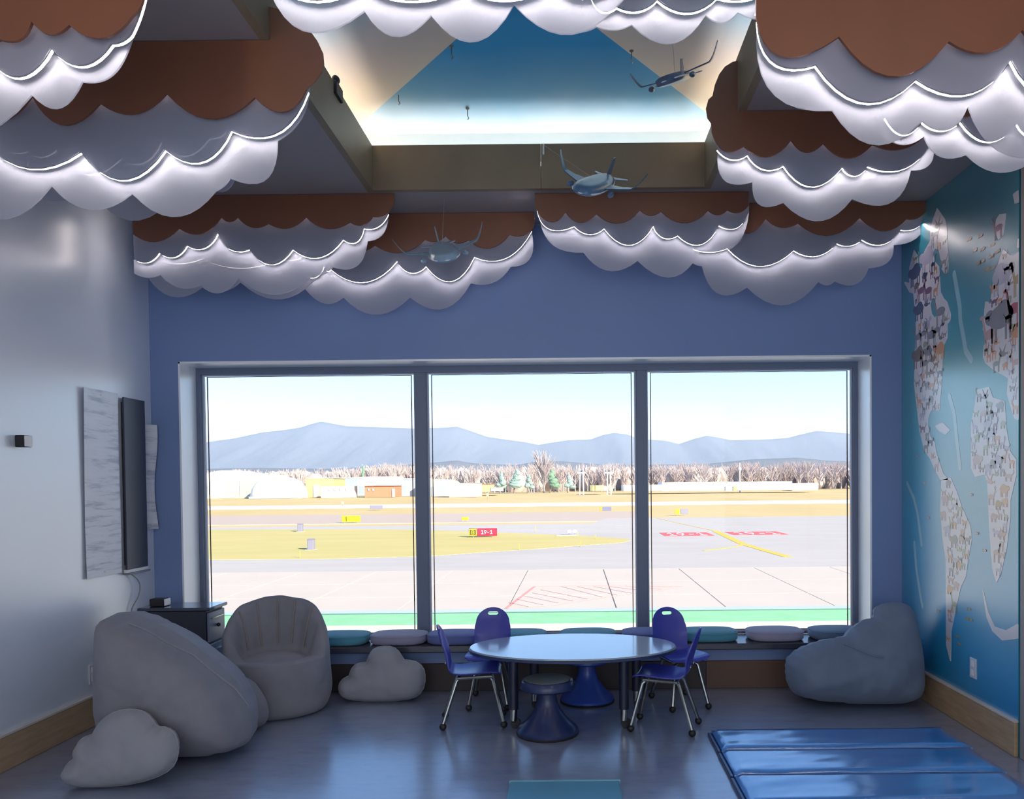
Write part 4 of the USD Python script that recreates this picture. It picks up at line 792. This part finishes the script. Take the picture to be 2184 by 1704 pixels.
# ------------------------------------------------------------------ the airfield outside
GZ = -4.2
def gp(u, v): c = on_z(u, v, GZ); return (c[0], c[1])
def gpoly(pts): return sg.Polygon([gp(*p) for p in pts]).buffer(0)
def row(v): return 9690.0 / (v - 1030.0)         # how far a picture row lies on the ground
def gband(v0, v1, x=420): return sg.box(-x, row(v1), x, row(v0))
M_grass = mat('dry_grass', (0.56, 0.43, 0.2), 0.9, 0.1, vary=((0.62, 0.49, 0.26), 0.05, (1, 0.3, 1)))
M_grass2 = mat('green_dry_grass', (0.52, 0.46, 0.18), 0.9, 0.1, vary=((0.6, 0.5, 0.22), 0.08, (1, 3, 1)))
M_asph = mat('asphalt_grey', (0.47, 0.44, 0.405), 0.85, 0.2, vary=((0.53, 0.49, 0.455), 0.12, (1, 3, 1)))
M_conc = mat('concrete_cream', (0.58, 0.51, 0.44), 0.85, 0.2, vary=((0.61, 0.54, 0.46), 0.3))
M_pink = mat('asphalt_pinkish', (0.52, 0.42, 0.345), 0.85, 0.2)
obj('ground', flat(sg.box(-9000, 6.6, 9000, 12000), GZ - 0.6, 0.5), M_grass, kind='structure')
def pave(name, g, z, m): return obj(name, flat(g, GZ + z - 0.12, 0.12), m, kind='structure')
pave('runway_surface', gband(1071.5, 1078), 0.02, mat('runway_pale', (0.72, 0.68, 0.64), 0.8, 0.2))
pave('taxiway_surface', gband(1092, 1111.5).intersection(sg.box(-420, 0, 3.5 + 9, 400)), 0.02, M_pink)
asph = unary_union([gband(1117, 1215), sg.Polygon([(5, row(1106)), (420, row(1106)), (420, row(1130)), (0, row(1130))])])
pave('taxiway_surface', asph, 0.03, M_asph)
isl = gpoly([(-900, 1131), (430, 1131), (760, 1129), (915, 1131), (1100, 1138), (1250, 1144), (1335, 1150), (1346, 1153), (1328, 1158), (1150, 1171), (915, 1187), (700, 1193), (430, 1195), (-900, 1205)])
pave('grass_island', isl, 0.045, M_grass2)
slabs = thing('apron', kind='structure')
obj('apron_bed', flat(sg.box(-46, 30.2, 46, row(1215)), GZ - 0.2, 0.19), mat('joint_grey', (0.42, 0.36, 0.32), 0.9), slabs)
rows_ = [row(1215), row(1242), row(1271), row(1300), 30.8]
for j in range(4):
    for i in range(-9, 9):
        x0 = -3.1 + i * 4.95
        obj('concrete_slab', box(x0 + 0.03, x0 + 4.92, rows_[j + 1] + 0.035, rows_[j] - 0.035, GZ - 0.08, GZ + 0.03), M_conc, slabs)
pave('kerb_pavement', sg.box(-46, row(1312), 46, row(1300.5)), 0.06, mat('pavement_blue_grey', (0.46, 0.56, 0.6), 0.8, 0.2))
pave('kerb', sg.box(-46, row(1313.5), 46, row(1312)), 0.16, mat('kerb_dark_green', (0.1, 0.25, 0.16), 0.7))
pave('lawn', sg.box(-46, row(1338), 46, row(1313.5)), 0.14, mat('lawn_green', (0.26, 0.56, 0.3), 0.9, 0.1, vary=((0.3, 0.6, 0.36), 1.0)))
pave('footpath', sg.box(-46, 10.0, 46, row(1338)), 0.15, mat('path_cream', (0.7, 0.62, 0.5), 0.85, 0.2))

# painted lines and ground signs
def gline(pts, w): return sg.LineString([gp(*p) for p in pts]).buffer(w / 2, cap_style='flat', join_style='mitre')
M_yel, M_red = mat('paint_yellow', (0.75, 0.5, 0.06), 0.7), mat('paint_red', (0.72, 0.12, 0.12), 0.7)
t = thing('taxiway_line', 'yellow taxiway centre line crossing the grey pavement with one curved branch', 'ground marking', (*gp(1580, 1160), GZ), kind='structure')
obj('main_stripe', flat(gline([(1400, 1105), (1460, 1119), (1525, 1133)], 0.2), GZ + 0.035, 0.012), M_yel, t)
obj('main_stripe', flat(gline([(1525, 1133), (1582, 1160)], 0.75), GZ + 0.035, 0.012), M_yel, t)
obj('main_stripe', flat(gline([(1582, 1160), (1625, 1173), (1682, 1189)], 0.7), GZ + 0.035, 0.012), M_yel, t)
obj('branch_stripe', flat(gline([(1585, 1161), (1574, 1166), (1545, 1170), (1500, 1175)], 0.3), GZ + 0.036, 0.012), M_yel, t)
def painted_sign(label, ul, ur, vt, vb, text):
    a, b = gp(ul, vb), gp(ur, vt); t = thing('runway_marking', label, 'ground marking', (*a, GZ), kind='structure')
    obj('red_field', flat(sg.box(a[0], a[1], b[0], b[1]), GZ + 0.034, 0.012), M_red, t)
    m = meshkit.text_mesh(text, 1.0, 0.012); x0, x1 = m.bounds[0], m.bounds[1]; v = m.vertices.copy()
    m.vertices = np.column_stack([a[0] + (0.12 + 0.76 * (v[:, 0] - x0[0]) / (x1[0] - x0[0])) * (b[0] - a[0]), a[1] + (0.12 + 0.76 * (v[:, 1] - x0[1]) / (x1[1] - x0[1])) * (b[1] - a[1]), GZ + 0.047 + v[:, 2]])
    obj('lettering', m, mat('paint_white_line', (0.8, 0.78, 0.75), 0.7), t)
painted_sign('red painted runway marking on the taxiway left of the yellow line', 1418, 1506, 1136, 1144, '19-1')
painted_sign('red painted runway marking on the taxiway right of the yellow line', 1566, 1655, 1134, 1142, '19-1')
t = thing('no_parking_hatch', 'pale red hatched wedge painted on the concrete apron', 'ground marking', (*gp(1140, 1280), GZ), kind='structure')
M_hatch = mat('paint_pale_red', (0.68, 0.3, 0.26), 0.7)
obj('border_line', flat(gline([(1077, 1301), (1140, 1252.5)], 0.16), GZ + 0.031, 0.01), M_hatch, t)
obj('border_line', flat(gline([(1140, 1252.5), (1260, 1251), (1455, 1252)], 0.06), GZ + 0.031, 0.01), M_hatch, t)
obj('border_line', flat(gline([(1077, 1301), (1180, 1294), (1300, 1275), (1455, 1254)], 0.06), GZ + 0.031, 0.01), M_hatch, t)
for k in range(11):
    s = k / 11; top = (1140 + 300 * s, 1252.2); bot = (1105 + 330 * min(1, s * 1.05 + 0.07), 1299 - 44 * (s * 1.05 + 0.07))
    if top[1] < bot[1]: obj('hatch_line', flat(gline([(1140 - 55 * (1 - 0) * max(0, 1 - k / 5) + 28 * max(0, k - 4) + 6 * k, 1252.2 + 40 * max(0, 0.85 - k / 5.9)), bot], 0.05), GZ + 0.031, 0.01), M_hatch, t)

# airfield signs: panels stand on short legs
def afsign(name, label, ul, ur, vt, vb, cells, text=None, dpth=0.25):
    x0, Y = gp(ul, vb); x1 = at(ur, vb, Y)[0]; z1 = at(ul, vt, Y)[2]; zb = GZ + 0.18
    t = thing(name, label, 'sign', ((x0 + x1) / 2, Y, GZ))
    for fx in (0.15, 0.85): obj('leg', box(x0 + fx * (x1 - x0) - 0.04, x0 + fx * (x1 - x0) + 0.04, Y + 0.06, Y + 0.14, GZ - 0.05, zb), mat('sign_leg', (0.3, 0.3, 0.3), 0.6), t)
    for a, b, m in cells: obj('panel', box(x0 + a * (x1 - x0), x0 + b * (x1 - x0), Y, Y + dpth, zb, z1, 0.02), m, t)
    return t, x0, x1, Y, zb, z1
def letters(t, text, xa, xb, za, zb, Y, m):
    g = meshkit.text_mesh(text, 1.0, 0.02, True); lo, hi = g.bounds; v = g.vertices.copy()
    g.vertices = np.column_stack([xa + (v[:, 0] - lo[0]) / (hi[0] - lo[0]) * (xb - xa), Y - 0.002 - v[:, 2], za + (v[:, 1] - lo[1]) / (hi[1] - lo[1]) * (zb - za)]); obj('lettering', g, m, t)
S_red, S_yel, S_blk, S_gry, S_wht = mat('sign_red', (0.75, 0.015, 0.05), 0.4), mat('sign_yellow', (0.85, 0.7, 0.01), 0.4), mat('sign_black', (0.1, 0.07, 0.02), 0.4), mat('sign_back_grey', (0.22, 0.22, 0.3), 0.5), mat('sign_white', (0.9, 0.9, 0.9), 0.4)
t, x0, x1, Y, za, zb = afsign('runway_sign', 'red and yellow runway hold sign standing on the grass island', 1000, 1060, 1127, 1147, [(0.0, 0.285, S_blk), (0.3, 1.0, S_red)])
w = x1 - x0; h = zb - za
fr_ = sg.box(x0 + 0.01 * w, za + 0.06 * h, x0 + 0.275 * w, zb - 0.06 * h); obj('border', wall_xz(fr_.difference(fr_.buffer(-0.07)), Y - 0.015, 0.012), S_yel, t)
letters(t, 'B', x0 + 0.09 * w, x0 + 0.2 * w, za + 0.24 * h, zb - 0.24 * h, Y, S_yel)
letters(t, '19-1', x0 + 0.44 * w, x0 + 0.84 * w, za + 0.24 * h, zb - 0.22 * h, Y, S_wht)
t, x0, x1, Y, za, zb = afsign('taxiway_sign', 'bright yellow sign with a dark bar on its left part', 729, 768, 1100, 1116, [(0.0, 0.3, S_yel), (0.31, 1.0, S_yel)]); obj('bar', box(x0 + 0.22 * (x1 - x0), x0 + 0.27 * (x1 - x0), Y - 0.02, Y - 0.002, za + 0.1, zb - 0.1), S_blk, t)
t, x0, x1, Y, za, zb = afsign('taxiway_sign', 'small dark sign with an orange left end, right of centre on far grass', 1279, 1304, 1081, 1091.5, [(0.0, 0.22, mat('sign_orange', (0.8, 0.3, 0.05), 0.4)), (0.23, 1.0, mat('sign_slate', (0.16, 0.17, 0.28), 0.5))])
afsign('taxiway_sign', 'small sign, yellow left half and grey right half, seen through the right pane', 1440, 1468, 1086, 1099, [(0.0, 0.33, S_yel), (0.42, 1.0, S_gry)])
afsign('taxiway_sign', 'pale grey back of a sign on far grass in the left pane', 789, 816, 1078, 1088, [(0.0, 1.0, S_gry)])
afsign('taxiway_sign', 'tiny yellow sign left above the red runway sign', 985, 999, 1103, 1112, [(0.0, 0.5, S_yel), (0.52, 1.0, S_yel)])
def pedestal(label, ul, ur, vt, vb):
    x0, Y = gp(ul, vb); x1 = at(ur, vb, Y)[0]; z1 = at(ul, vt, Y)[2]; t = thing('utility_box', label, 'utility box', ((x0 + x1) / 2, Y, GZ))
    obj('cabinet', box(x0, x1, Y, Y + 0.6, GZ + 0.08, z1, 0.03), S_gry, t); obj('plinth', box(x0 - 0.15, x1 + 0.15, Y - 0.15, Y + 0.75, GZ, GZ + 0.08), M_conc, t); obj('lid', box(x0 - 0.03, x1 + 0.03, Y - 0.03, Y + 0.63, z1, z1 + 0.05), S_gry, t)
pedestal('grey utility box on the grass island, the nearer of two', 655, 668, 1151, 1174)
pedestal('grey utility box at the far edge of the grass island', 634, 644, 1118, 1135)
x0, Y = gp(1040, 1064); t = thing('marker_post', 'small dark marker board on the far grass, middle pane', 'marker', (x0, Y, GZ)); obj('post', tube([(x0, Y, GZ), (x0, Y, GZ + 1.2)], 0.1, 6), S_gry, t); obj('board', box(x0 - 0.45, x0 + 0.45, Y - 0.1, Y - 0.02, GZ + 1.0, GZ + 2.2), mat('sign_brownish', (0.4, 0.33, 0.25), 0.6), t)
x0, Y = gp(731, 1079); t = thing('marker_post', 'small dark marker board beside the far pale runway, left pane', 'marker', (x0, Y, GZ)); obj('post', tube([(x0, Y, GZ), (x0, Y, GZ + 0.8)], 0.1, 6), S_gry, t); obj('board', box(x0 - 0.35, x0 + 0.35, Y - 0.1, Y - 0.02, GZ + 0.5, GZ + 1.3), mat('sign_brownish', (0.4, 0.33, 0.25), 0.6), t)
x0, Y = gp(1212, 1143); t = thing('approach_light', 'white pair of runway approach lights beside a pale slab', 'runway light', (x0, Y, GZ))
obj('slab', box(x0 - 1.3, x0 + 0.9, Y - 0.4, Y + 0.4, GZ + 0.03, GZ + 0.1), M_conc, t)
for dx in (0.1, 0.7): obj('lamp', ball((x0 + dx, Y + 1.0, GZ + 0.42), 0.2, 2, (1.3, 1, 1)), S_wht, t, smooth=True); obj('leg', tube([(x0 + dx, Y + 1.0, GZ), (x0 + dx, Y + 1.0, GZ + 0.3)], 0.03, 5), S_gry, t)
for u, v0, v1, where in [(640, 1174, 1191, 'in the left pane'), (1107, 1159, 1174, 'right below the red runway sign'), (1238, 1154, 1167, 'near the tip of the grass island'), (1142, 1122, 1135, 'behind the grass island, right of the red sign'), (1232, 1133, 1146, 'right of the white approach lights'), (1270, 1139, 1150, 'at the far tip of the island')]:
    x0, Y = gp(u, v1); z1 = at(u, v0, Y)[2]; t = thing('edge_marker', 'thin yellow taxiway edge stake ' + where, 'marker stake', (x0, Y, GZ), group='yellow taxiway edge stakes')
    obj('stake', tube([(x0, Y, GZ), (x0, Y, z1)], 0.035, 6), M_yel, t); obj('base', tube([(x0, Y, GZ), (x0, Y, GZ + 0.06)], 0.1, 8), S_gry, t)

# far buildings
YBD = 388.0
def bx(ul, ur, vt, vb, Y=YBD, dpt=20.0):
    x0, x1 = at(ul, vb, Y)[0], at(ur, vb, Y)[0]; z1 = at((ul + ur) / 2, vt, Y)[2]; z0 = max(GZ, at((ul + ur) / 2, vb, Y)[2]); z0 = GZ if vb >= 1050 else z0
    return x0, x1, Y, Y + dpt, z0, z1
B_wht, B_cream, B_yel, B_blue, B_brick, B_green = mat('cladding_white', (0.68, 0.66, 0.63), 0.7), mat('cladding_cream', (0.66, 0.58, 0.42), 0.7), mat('cladding_yellow', (0.6, 0.44, 0.2), 0.7), mat('cladding_blue_grey', (0.3, 0.36, 0.46), 0.7), mat('brick_red', (0.5, 0.2, 0.12), 0.8), mat('hangar_door_green', (0.38, 0.43, 0.36), 0.7)
t = thing('hangar', 'white gabled hangar with two grey green doors at the far left', 'hangar', (at(505, 1055, YBD)[0], YBD, GZ))
gpts = [(425, 1058), (425, 1013), (445, 1009), (464, 1004), (484, 1003), (498, 1007), (512, 1011), (566, 1012), (566, 1057)]
g = sg.Polygon([tuple(at(u, v, YBD)[[0, 2]]) for u, v in gpts]); g = g.union(sg.box(g.bounds[0], GZ, g.bounds[2], GZ + 2)); obj('hall', wall_xz(g, YBD, 30), B_wht, t)
for a, b in ((463, 508), (511, 556)):
    q = bx(a, b, 1020.5, 1055, YBD - 0.4, 0.35); d = obj('door', box(*q), B_green, t)
    for k in range(7): z = q[4] + (q[5] - q[4]) * (k + 0.5) / 7; obj('door_rib', box(q[0], q[1], q[2] - 0.08, q[2], z - 0.08, z + 0.08), B_wht, d)
obj('annex', box(*bx(432, 462, 1031, 1058, YBD - 6, 6)), B_cream, t)
t = thing('dome_hangar', 'white fabric dome hangar right of the gabled hangar', 'hangar', (at(612, 1055, YBD)[0], YBD - 10, GZ))
xa, xb, yb, zt = at(557, 1055, YBD)[0], at(668, 1055, YBD)[0], YBD - 10, at(612, 1017, YBD - 10)[2]
R = (zt - GZ); nn = 22; v = []
for i in range(17):
    k = -1 + 2 * i / 16; sc = (1 - abs(k) ** 3.5) ** 0.5 if abs(k) < 1 else 0.02
    for j in range(nn): a = math.pi * j / (nn - 1); v.append((( xa + xb) / 2 + (xb - xa) / 2 * k, yb + 12 * max(sc, 0.02) * math.cos(a), GZ + R * max(sc, 0.02) * math.sin(a)))
f = [(i * nn + j, i * nn + j + 1, (i + 1) * nn + j + 1) for i in range(16) for j in range(nn - 1)] + [(i * nn + j, (i + 1) * nn + j + 1, (i + 1) * nn + j) for i in range(16) for j in range(nn - 1)]
obj('fabric_shell', (np.array(v), np.array(f)), B_wht, t, smooth=True)
obj('base_wall', box(xa + 3, xb - 3, yb - 12.3, yb - 11.2, GZ, GZ + 1.0), B_blue, t)
def block(name, label, cells, cat='building'):
    q0 = bx(*cells[0][1]); t = thing(name, label, cat, ((q0[0] + q0[1]) / 2, q0[2], GZ))
    for nm, args, m in cells: obj(nm, box(*bx(*args)), m, t)
    return t
block('warehouse', 'yellow warehouse partly behind the dome hangar', [('hall', (652, 712, 1020, 1056, YBD + 4), B_yel), ('roof_edge', (651, 713, 1018.5, 1020.5, YBD + 3.7, 21), B_cream), ('door', (668, 682, 1034, 1056, YBD + 3.6, 0.3), B_cream)])
block('office_block', 'low white building with dark windows before the yellow warehouse', [('hall', (684, 750, 1037, 1056, YBD - 14, 10), B_wht), ('window', (700, 706, 1041, 1047, YBD - 14.3, 0.25), B_blue), ('window', (712, 718, 1041, 1047, YBD - 14.3, 0.25), B_blue), ('window', (724, 730, 1041, 1047, YBD - 14.3, 0.25), B_blue), ('window', (737, 743, 1041, 1047, YBD - 14.3, 0.25), B_blue)])
block('warehouse', 'blue grey warehouse behind the low white building', [('hall', (716, 766, 1019, 1056, YBD + 40), B_blue), ('roof_edge', (715, 767, 1018, 1019.6, YBD + 39.7, 21), B_wht)])
block('terminal_building', 'building with white upper storey over red brick ground floor', [('upper_storey', (763, 843, 1016.5, 1036, YBD - 12, 18), B_wht), ('ground_floor', (778, 841, 1036, 1054.5, YBD - 11, 16), B_brick), ('window', (784, 788, 1042, 1047, YBD - 11.3, 0.25), B_blue), ('window', (794, 798, 1042, 1047, YBD - 11.3, 0.25), B_blue), ('door', (836, 842, 1042, 1054, YBD - 11.3, 0.25), B_wht)])
block('warehouse', 'pale blue warehouse at the left mullion', [('hall', (851, 901, 1021, 1056, YBD + 10), B_blue), ('roof_edge', (850, 902, 1020, 1021.5, YBD + 9.7, 21), B_wht)])
g = sg.Polygon([tuple(at(u, v, YBD)[[0, 2]]) for u, v in [(905, 1050), (905, 1021), (950, 1022), (962, 1026), (970, 1034), (970, 1050)]]); t = thing('hangar', 'cream hangar with rounded roof just right of the left mullion', 'hangar', (at(940, 1050, YBD)[0], YBD, GZ)); obj('hall', wall_xz(g.union(sg.box(g.bounds[0], GZ, g.bounds[2], GZ + 3)), YBD, 24), B_cream, t); obj('door', box(*bx(920, 950, 1038, 1051, YBD - 0.4, 0.3)), B_blue, t)
block('warehouse', 'cream shed with flat roof right of the rounded hangar', [('hall', (958, 1017, 1031, 1052, YBD - 34), B_cream), ('roof_edge', (957, 1018, 1030, 1031.3, YBD - 34.3, 21), B_wht)])
block('shed', 'small tan shed in the middle pane', [('hall', (1020, 1045, 1033, 1049), B_yel), ('roof_edge', (1019, 1046, 1032, 1033.3, YBD - 0.3, 21), B_brick)])
block('shed', 'tiny white shed right of the tan one', [('hall', (1046, 1066, 1040.5, 1048), B_wht), ('roof_edge', (1045.5, 1066.5, 1040, 1041, YBD - 0.3, 21), B_cream)])
block('shed', 'yellow shed between the two light masts', [('hall', (1260, 1288, 1035, 1047), mat('shed_bright_yellow', (0.8, 0.68, 0.25), 0.7)), ('annex', (1288, 1294, 1037, 1047, YBD, 12), B_wht)])
block('long_shed', 'very long low white building filling the right pane', [('hall', (1412, 1690, 1027.5, 1046, YBD + 5), B_wht), ('wing', (1330, 1412, 1034, 1047, YBD + 5), B_wht), ('wing', (1690, 1745, 1030, 1046, YBD + 5), B_wht), ('door', (1547, 1562, 1037, 1048, YBD + 4.6, 0.3), B_blue), ('door', (1564, 1572, 1037, 1048, YBD + 4.6, 0.3), B_yel)])
for u, lab in ((1240.5, 'left'), (1299, 'right')):
    Y = 380.0; x0 = at(u, 1046, Y)[0]; t = thing('light_mast', 'tall pale floodlight mast with upright prongs, the %s of two' % lab, 'light mast', (x0, Y, GZ)); zt = at(u, 1008, Y)[2]
    for dx in (-0.9, 0.9): obj('leg', tube([(x0 + dx, Y, GZ), (x0 + dx * 0.8, Y, zt)], 0.32, 5), B_wht, t)
    obj('crossbar', box(x0 - 2.2, x0 + 2.2, Y - 0.3, Y + 0.3, zt - 0.4, zt + 0.4), B_wht, t)
    for dx in (-2.1, -0.8, 0.8, 2.1): obj('prong', tube([(x0 + dx, Y, zt), (x0 + dx * 1.15, Y, zt + 3.4)], 0.2, 5), B_wht, t)
Y = 420.0; x0 = at(1578, 1046, Y)[0]; t = thing('antenna_mast', 'thin pale antenna mast behind the long white building', 'mast', (x0, Y, GZ)); obj('pole', tube([(x0, Y, GZ), (x0, Y, at(1578, 987, Y)[2])], 0.35, 6), B_wht, t); obj('beacon', ball((x0, Y, at(1578, 1000, Y)[2]), 1.0, 1), B_wht, t)
def car(label, u, v, m, wpx=22, kind=0):
    x0, Y = gp(u, v); s = wpx * Y / F / 4.4; t = thing('parked_car', label, 'car', (x0, Y, GZ), group='cars parked before the hangars')
    pf = sg.Polygon([(-2.2, .35), (2.2, .35), (2.2, .85), (1.3, 1.0), (.7, 1.5), (-1.2, 1.5), (-1.8, 1.0), (-2.2, .95)] if kind == 0 else [(-2.4, .35), (2.4, .35), (2.4, 1.0), (1.9, 1.2), (1.7, 2.1), (-2.4, 2.1)])
    b = wall_xz(affinity.translate(affinity.scale(pf, s, s, origin=(0, 0)), x0, GZ), Y, 1.8 * s); obj('body', b, m, t)
    for dx in (-1.35, 1.35): obj('wheel', tube([(x0 + dx * s, Y - 0.05, GZ + 0.38 * s), (x0 + dx * s, Y + 0.3, GZ + 0.38 * s)], 0.38 * s, 10), M_black, t)
car('white car parked right of the dome hangar', 672, 1056.3, B_wht, 20)
car('blue grey car parked next to the white car by the dome', 694, 1055.6, B_blue, 20)
car('dark van parked left of the brick ground floor', 769, 1055.4, mat('car_dark', (0.25, 0.28, 0.36), 0.5), 14, 1)
car('grey car parked by the rounded cream hangar', 929, 1051.6, B_blue, 24)
car('pale van parked right of the grey car by the rounded hangar', 956, 1051.4, B_wht, 20, 1)

# trees beyond the field: a bare wood nobody could count, and the few that stand out
def crown(c, r, h, seed, sub=2):
    m = trimesh.creation.icosphere(sub); v = m.vertices; k = 0.72 + 0.6 * meshkit.fbm(v * 2.3 + seed * 7.1, 3, seed); m.vertices = v * k[:, None] * np.array([r, r * 0.8, h]) + np.array(c); return m
def bare_tree(x, Y, h, w, seed, rg):
    ms = [tube([(x, Y, GZ), (x + rg.uniform(-.3, .3), Y, GZ + h * 0.55)], [0.45, 0.22], 4)]
    for k in range(18):
        a = rg.uniform(0, 2 * math.pi); z0 = GZ + h * rg.uniform(0.15, 0.6); L = w * rg.uniform(0.5, 1.05); zz = min(GZ + h, z0 + h * rg.uniform(0.22, 0.45))
        p1 = (x + L * math.cos(a), Y + L * 0.6 * math.sin(a), zz); ms.append(tube([(x, Y, z0), p1], [0.26, 0.12], 3))
        for q in range(2): ms.append(tube([((x + p1[0]) / 2, (Y + p1[1]) / 2, (z0 + zz) / 2), (p1[0] + rg.uniform(-1.6, 1.6), p1[1], min(GZ + h * 1.02, zz + rg.uniform(0.5, 3)))], [0.2, 0.1], 3))
    return cat_(ms)
rg = random.Random(5); woods, low = [], []
for k in range(330):
    u = rg.uniform(400, 1880); Y = rg.uniform(500, 640)
    vt = np.interp(u, [400, 560, 700, 800, 1000, 1100, 1250, 1600, 1800, 1900], [1004, 1004, 1000, 990, 992, 990, 988, 986, 982, 980]) + rg.uniform(-3, 9)
    c = at(u, vt, Y); h = c[2] - GZ; woods.append(bare_tree(c[0], Y, h, h * rg.uniform(0.2, 0.3), k, rg))
for k in range(240):
    u = rg.uniform(390, 1890); Y = rg.uniform(560, 660); vt = np.interp(u, [400, 700, 1000, 1250, 1900], [1012, 1008, 1004, 1000, 996]) + rg.uniform(0, 10); c = at(u, vt, Y); h = c[2] - GZ
    low.append(crown((c[0], Y, GZ + h * 0.5), rg.uniform(5, 8), h * 0.62, k, 1))
M_twig = mat('bare_branches', (0.45, 0.38, 0.37), 0.9, 0.1); M_brush = mat('bare_brush', (0.42, 0.36, 0.35), 0.95, 0.0)
wd = thing('treeline', 'long bare brown wood along the far edge of the airfield', 'trees', kind='stuff')
obj('bare_branches', cat_(woods), M_twig, wd, kind='stuff'); obj('undergrowth', cat_(low), M_brush, wd, kind='stuff')
x0 = at(1160, 1046, 480)[0]; big = thing('bare_tree', 'tallest bare tree rising above the wood in the middle pane', 'tree', (x0, 480, GZ)); h = at(1160, 962, 480)[2] - GZ
m = cat_([bare_tree(x0, 480, h, h * 0.26, 900 + k, rg) for k in range(4)]); obj('branches', m, M_twig, big)
M_pine = mat('pine_green', (0.16, 0.27, 0.19), 0.9, 0.1); M_pine2 = mat('pine_blue_green', (0.24, 0.34, 0.32), 0.9, 0.1); M_trunk = mat('tree_trunk', (0.2, 0.16, 0.14), 0.9)
for u, vt, wpx, mm, lab in [(1178, 1002, 17, M_pine, 'green pine with bare trunk side in the middle pane'), (1102, 1001, 20, M_pine2, 'wide blue green pine crown left of the green pine'), (1070, 1006, 13, M_pine2, 'smaller blue green pine left end of the evergreen clump'), (1128, 1012, 11, M_pine2, 'low blue green pine between two taller pines'), (1214, 1012, 12, M_pine2, 'blue green pine just left of the light masts'), (775, 994, 8, M_pine, 'pale pointed evergreen behind the brick building')]:
    Y = 470.0; c = at(u, vt, Y); x0 = c[0]; h = c[2] - GZ; w = wpx * Y / F; t = thing('pine_tree', lab, 'tree', (x0, Y, GZ), group='evergreens at the wood edge')
    obj('trunk', tube([(x0 - w * 0.3, Y, GZ), (x0 - w * 0.2, Y, GZ + h * 0.8)], [0.6, 0.25], 6), M_trunk, t)
    obj('crown', cat_([crown((x0 + rg.uniform(-.6, .6) * w * (1 - k / 9), Y + rg.uniform(-1, 1), GZ + h * (0.32 + 0.075 * k)), w * 0.62 * (1 - k / 13), h * 0.1, k * 3 + int(u), 2) for k in range(9)]), mm, t)

# mountains
prof = [(300, 955), (380, 950), (440, 943), (500, 935), (560, 922), (600, 918), (640, 912), (662, 905), (685, 899), (706, 903), (740, 909), (800, 911), (888, 914), (950, 912), (975, 910), (1000, 918), (1040, 932), (1075, 937), (1120, 943), (1148, 949), (1170, 945), (1210, 939), (1260, 937), (1285, 928), (1310, 923), (1340, 927), (1360, 936), (1420, 940), (1448, 947), (1480, 936), (1508, 929), (1530, 933), (1560, 939), (1640, 937), (1680, 934), (1710, 926), (1742, 919), (1780, 922), (1825, 926), (1900, 935), (1980, 940)]
def ridge(name, pr, Yc, depth, m, seed, amp):
    us = np.linspace(pr[0][0], pr[-1][0], 260); vs = np.interp(us, [p[0] for p in pr], [p[1] for p in pr]); nr = 26; v = []
    for j in range(nr):
        tt = j / (nr - 1)
        for u, vv in zip(us, vs):
            c = at(u, vv, Yc); H = c[2] - GZ
            if tt <= 0.8: k = tt / 0.8; Y = Yc - depth * (1 - k); z = GZ - 20 + (H + 20) * (k ** 1.25); w = 1 - k
            else: k = (tt - 0.8) / 0.2; Y = Yc + depth * k; z = GZ - 20 + (H + 20) * (1 - k) ; w = k
            n = meshkit.fbm(np.array([[u * 0.022, tt * 2.2, seed]]), 4, seed)[0] - 0.5
            v.append((c[0], Y, z + amp * n * min(1, w * 3) * H * (1 - w * 0.6)))
    n = len(us); f = []
    for j in range(nr - 1):
        for i in range(n - 1): a = j * n + i; f += [(a, a + 1, a + n + 1), (a, a + n + 1, a + n)]
    obj(name, (np.array(v), np.array(f)), m, smooth=True, kind='structure')
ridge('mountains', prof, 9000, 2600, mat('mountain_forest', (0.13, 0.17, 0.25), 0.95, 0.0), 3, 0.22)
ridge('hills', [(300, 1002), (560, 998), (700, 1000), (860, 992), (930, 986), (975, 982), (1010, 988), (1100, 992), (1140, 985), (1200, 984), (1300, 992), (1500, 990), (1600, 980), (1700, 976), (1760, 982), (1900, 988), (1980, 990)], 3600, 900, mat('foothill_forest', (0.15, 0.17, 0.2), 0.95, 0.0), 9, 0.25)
# thin haze over the plain
hz = usdkit.material(stage, '/World/Looks/haze', {'v': ('scatter_volume', {'color': (0.72, 0.86, 1.0), 'density': 0.0001, 'anisotropy': 0.1})}, [], volume='v.volume')
obj('haze', box(-6000, 6000, 700, 11500, GZ - 30, 750), hz, kind='stuff', label='thin bluish haze over the plain and the mountains', cat='haze')
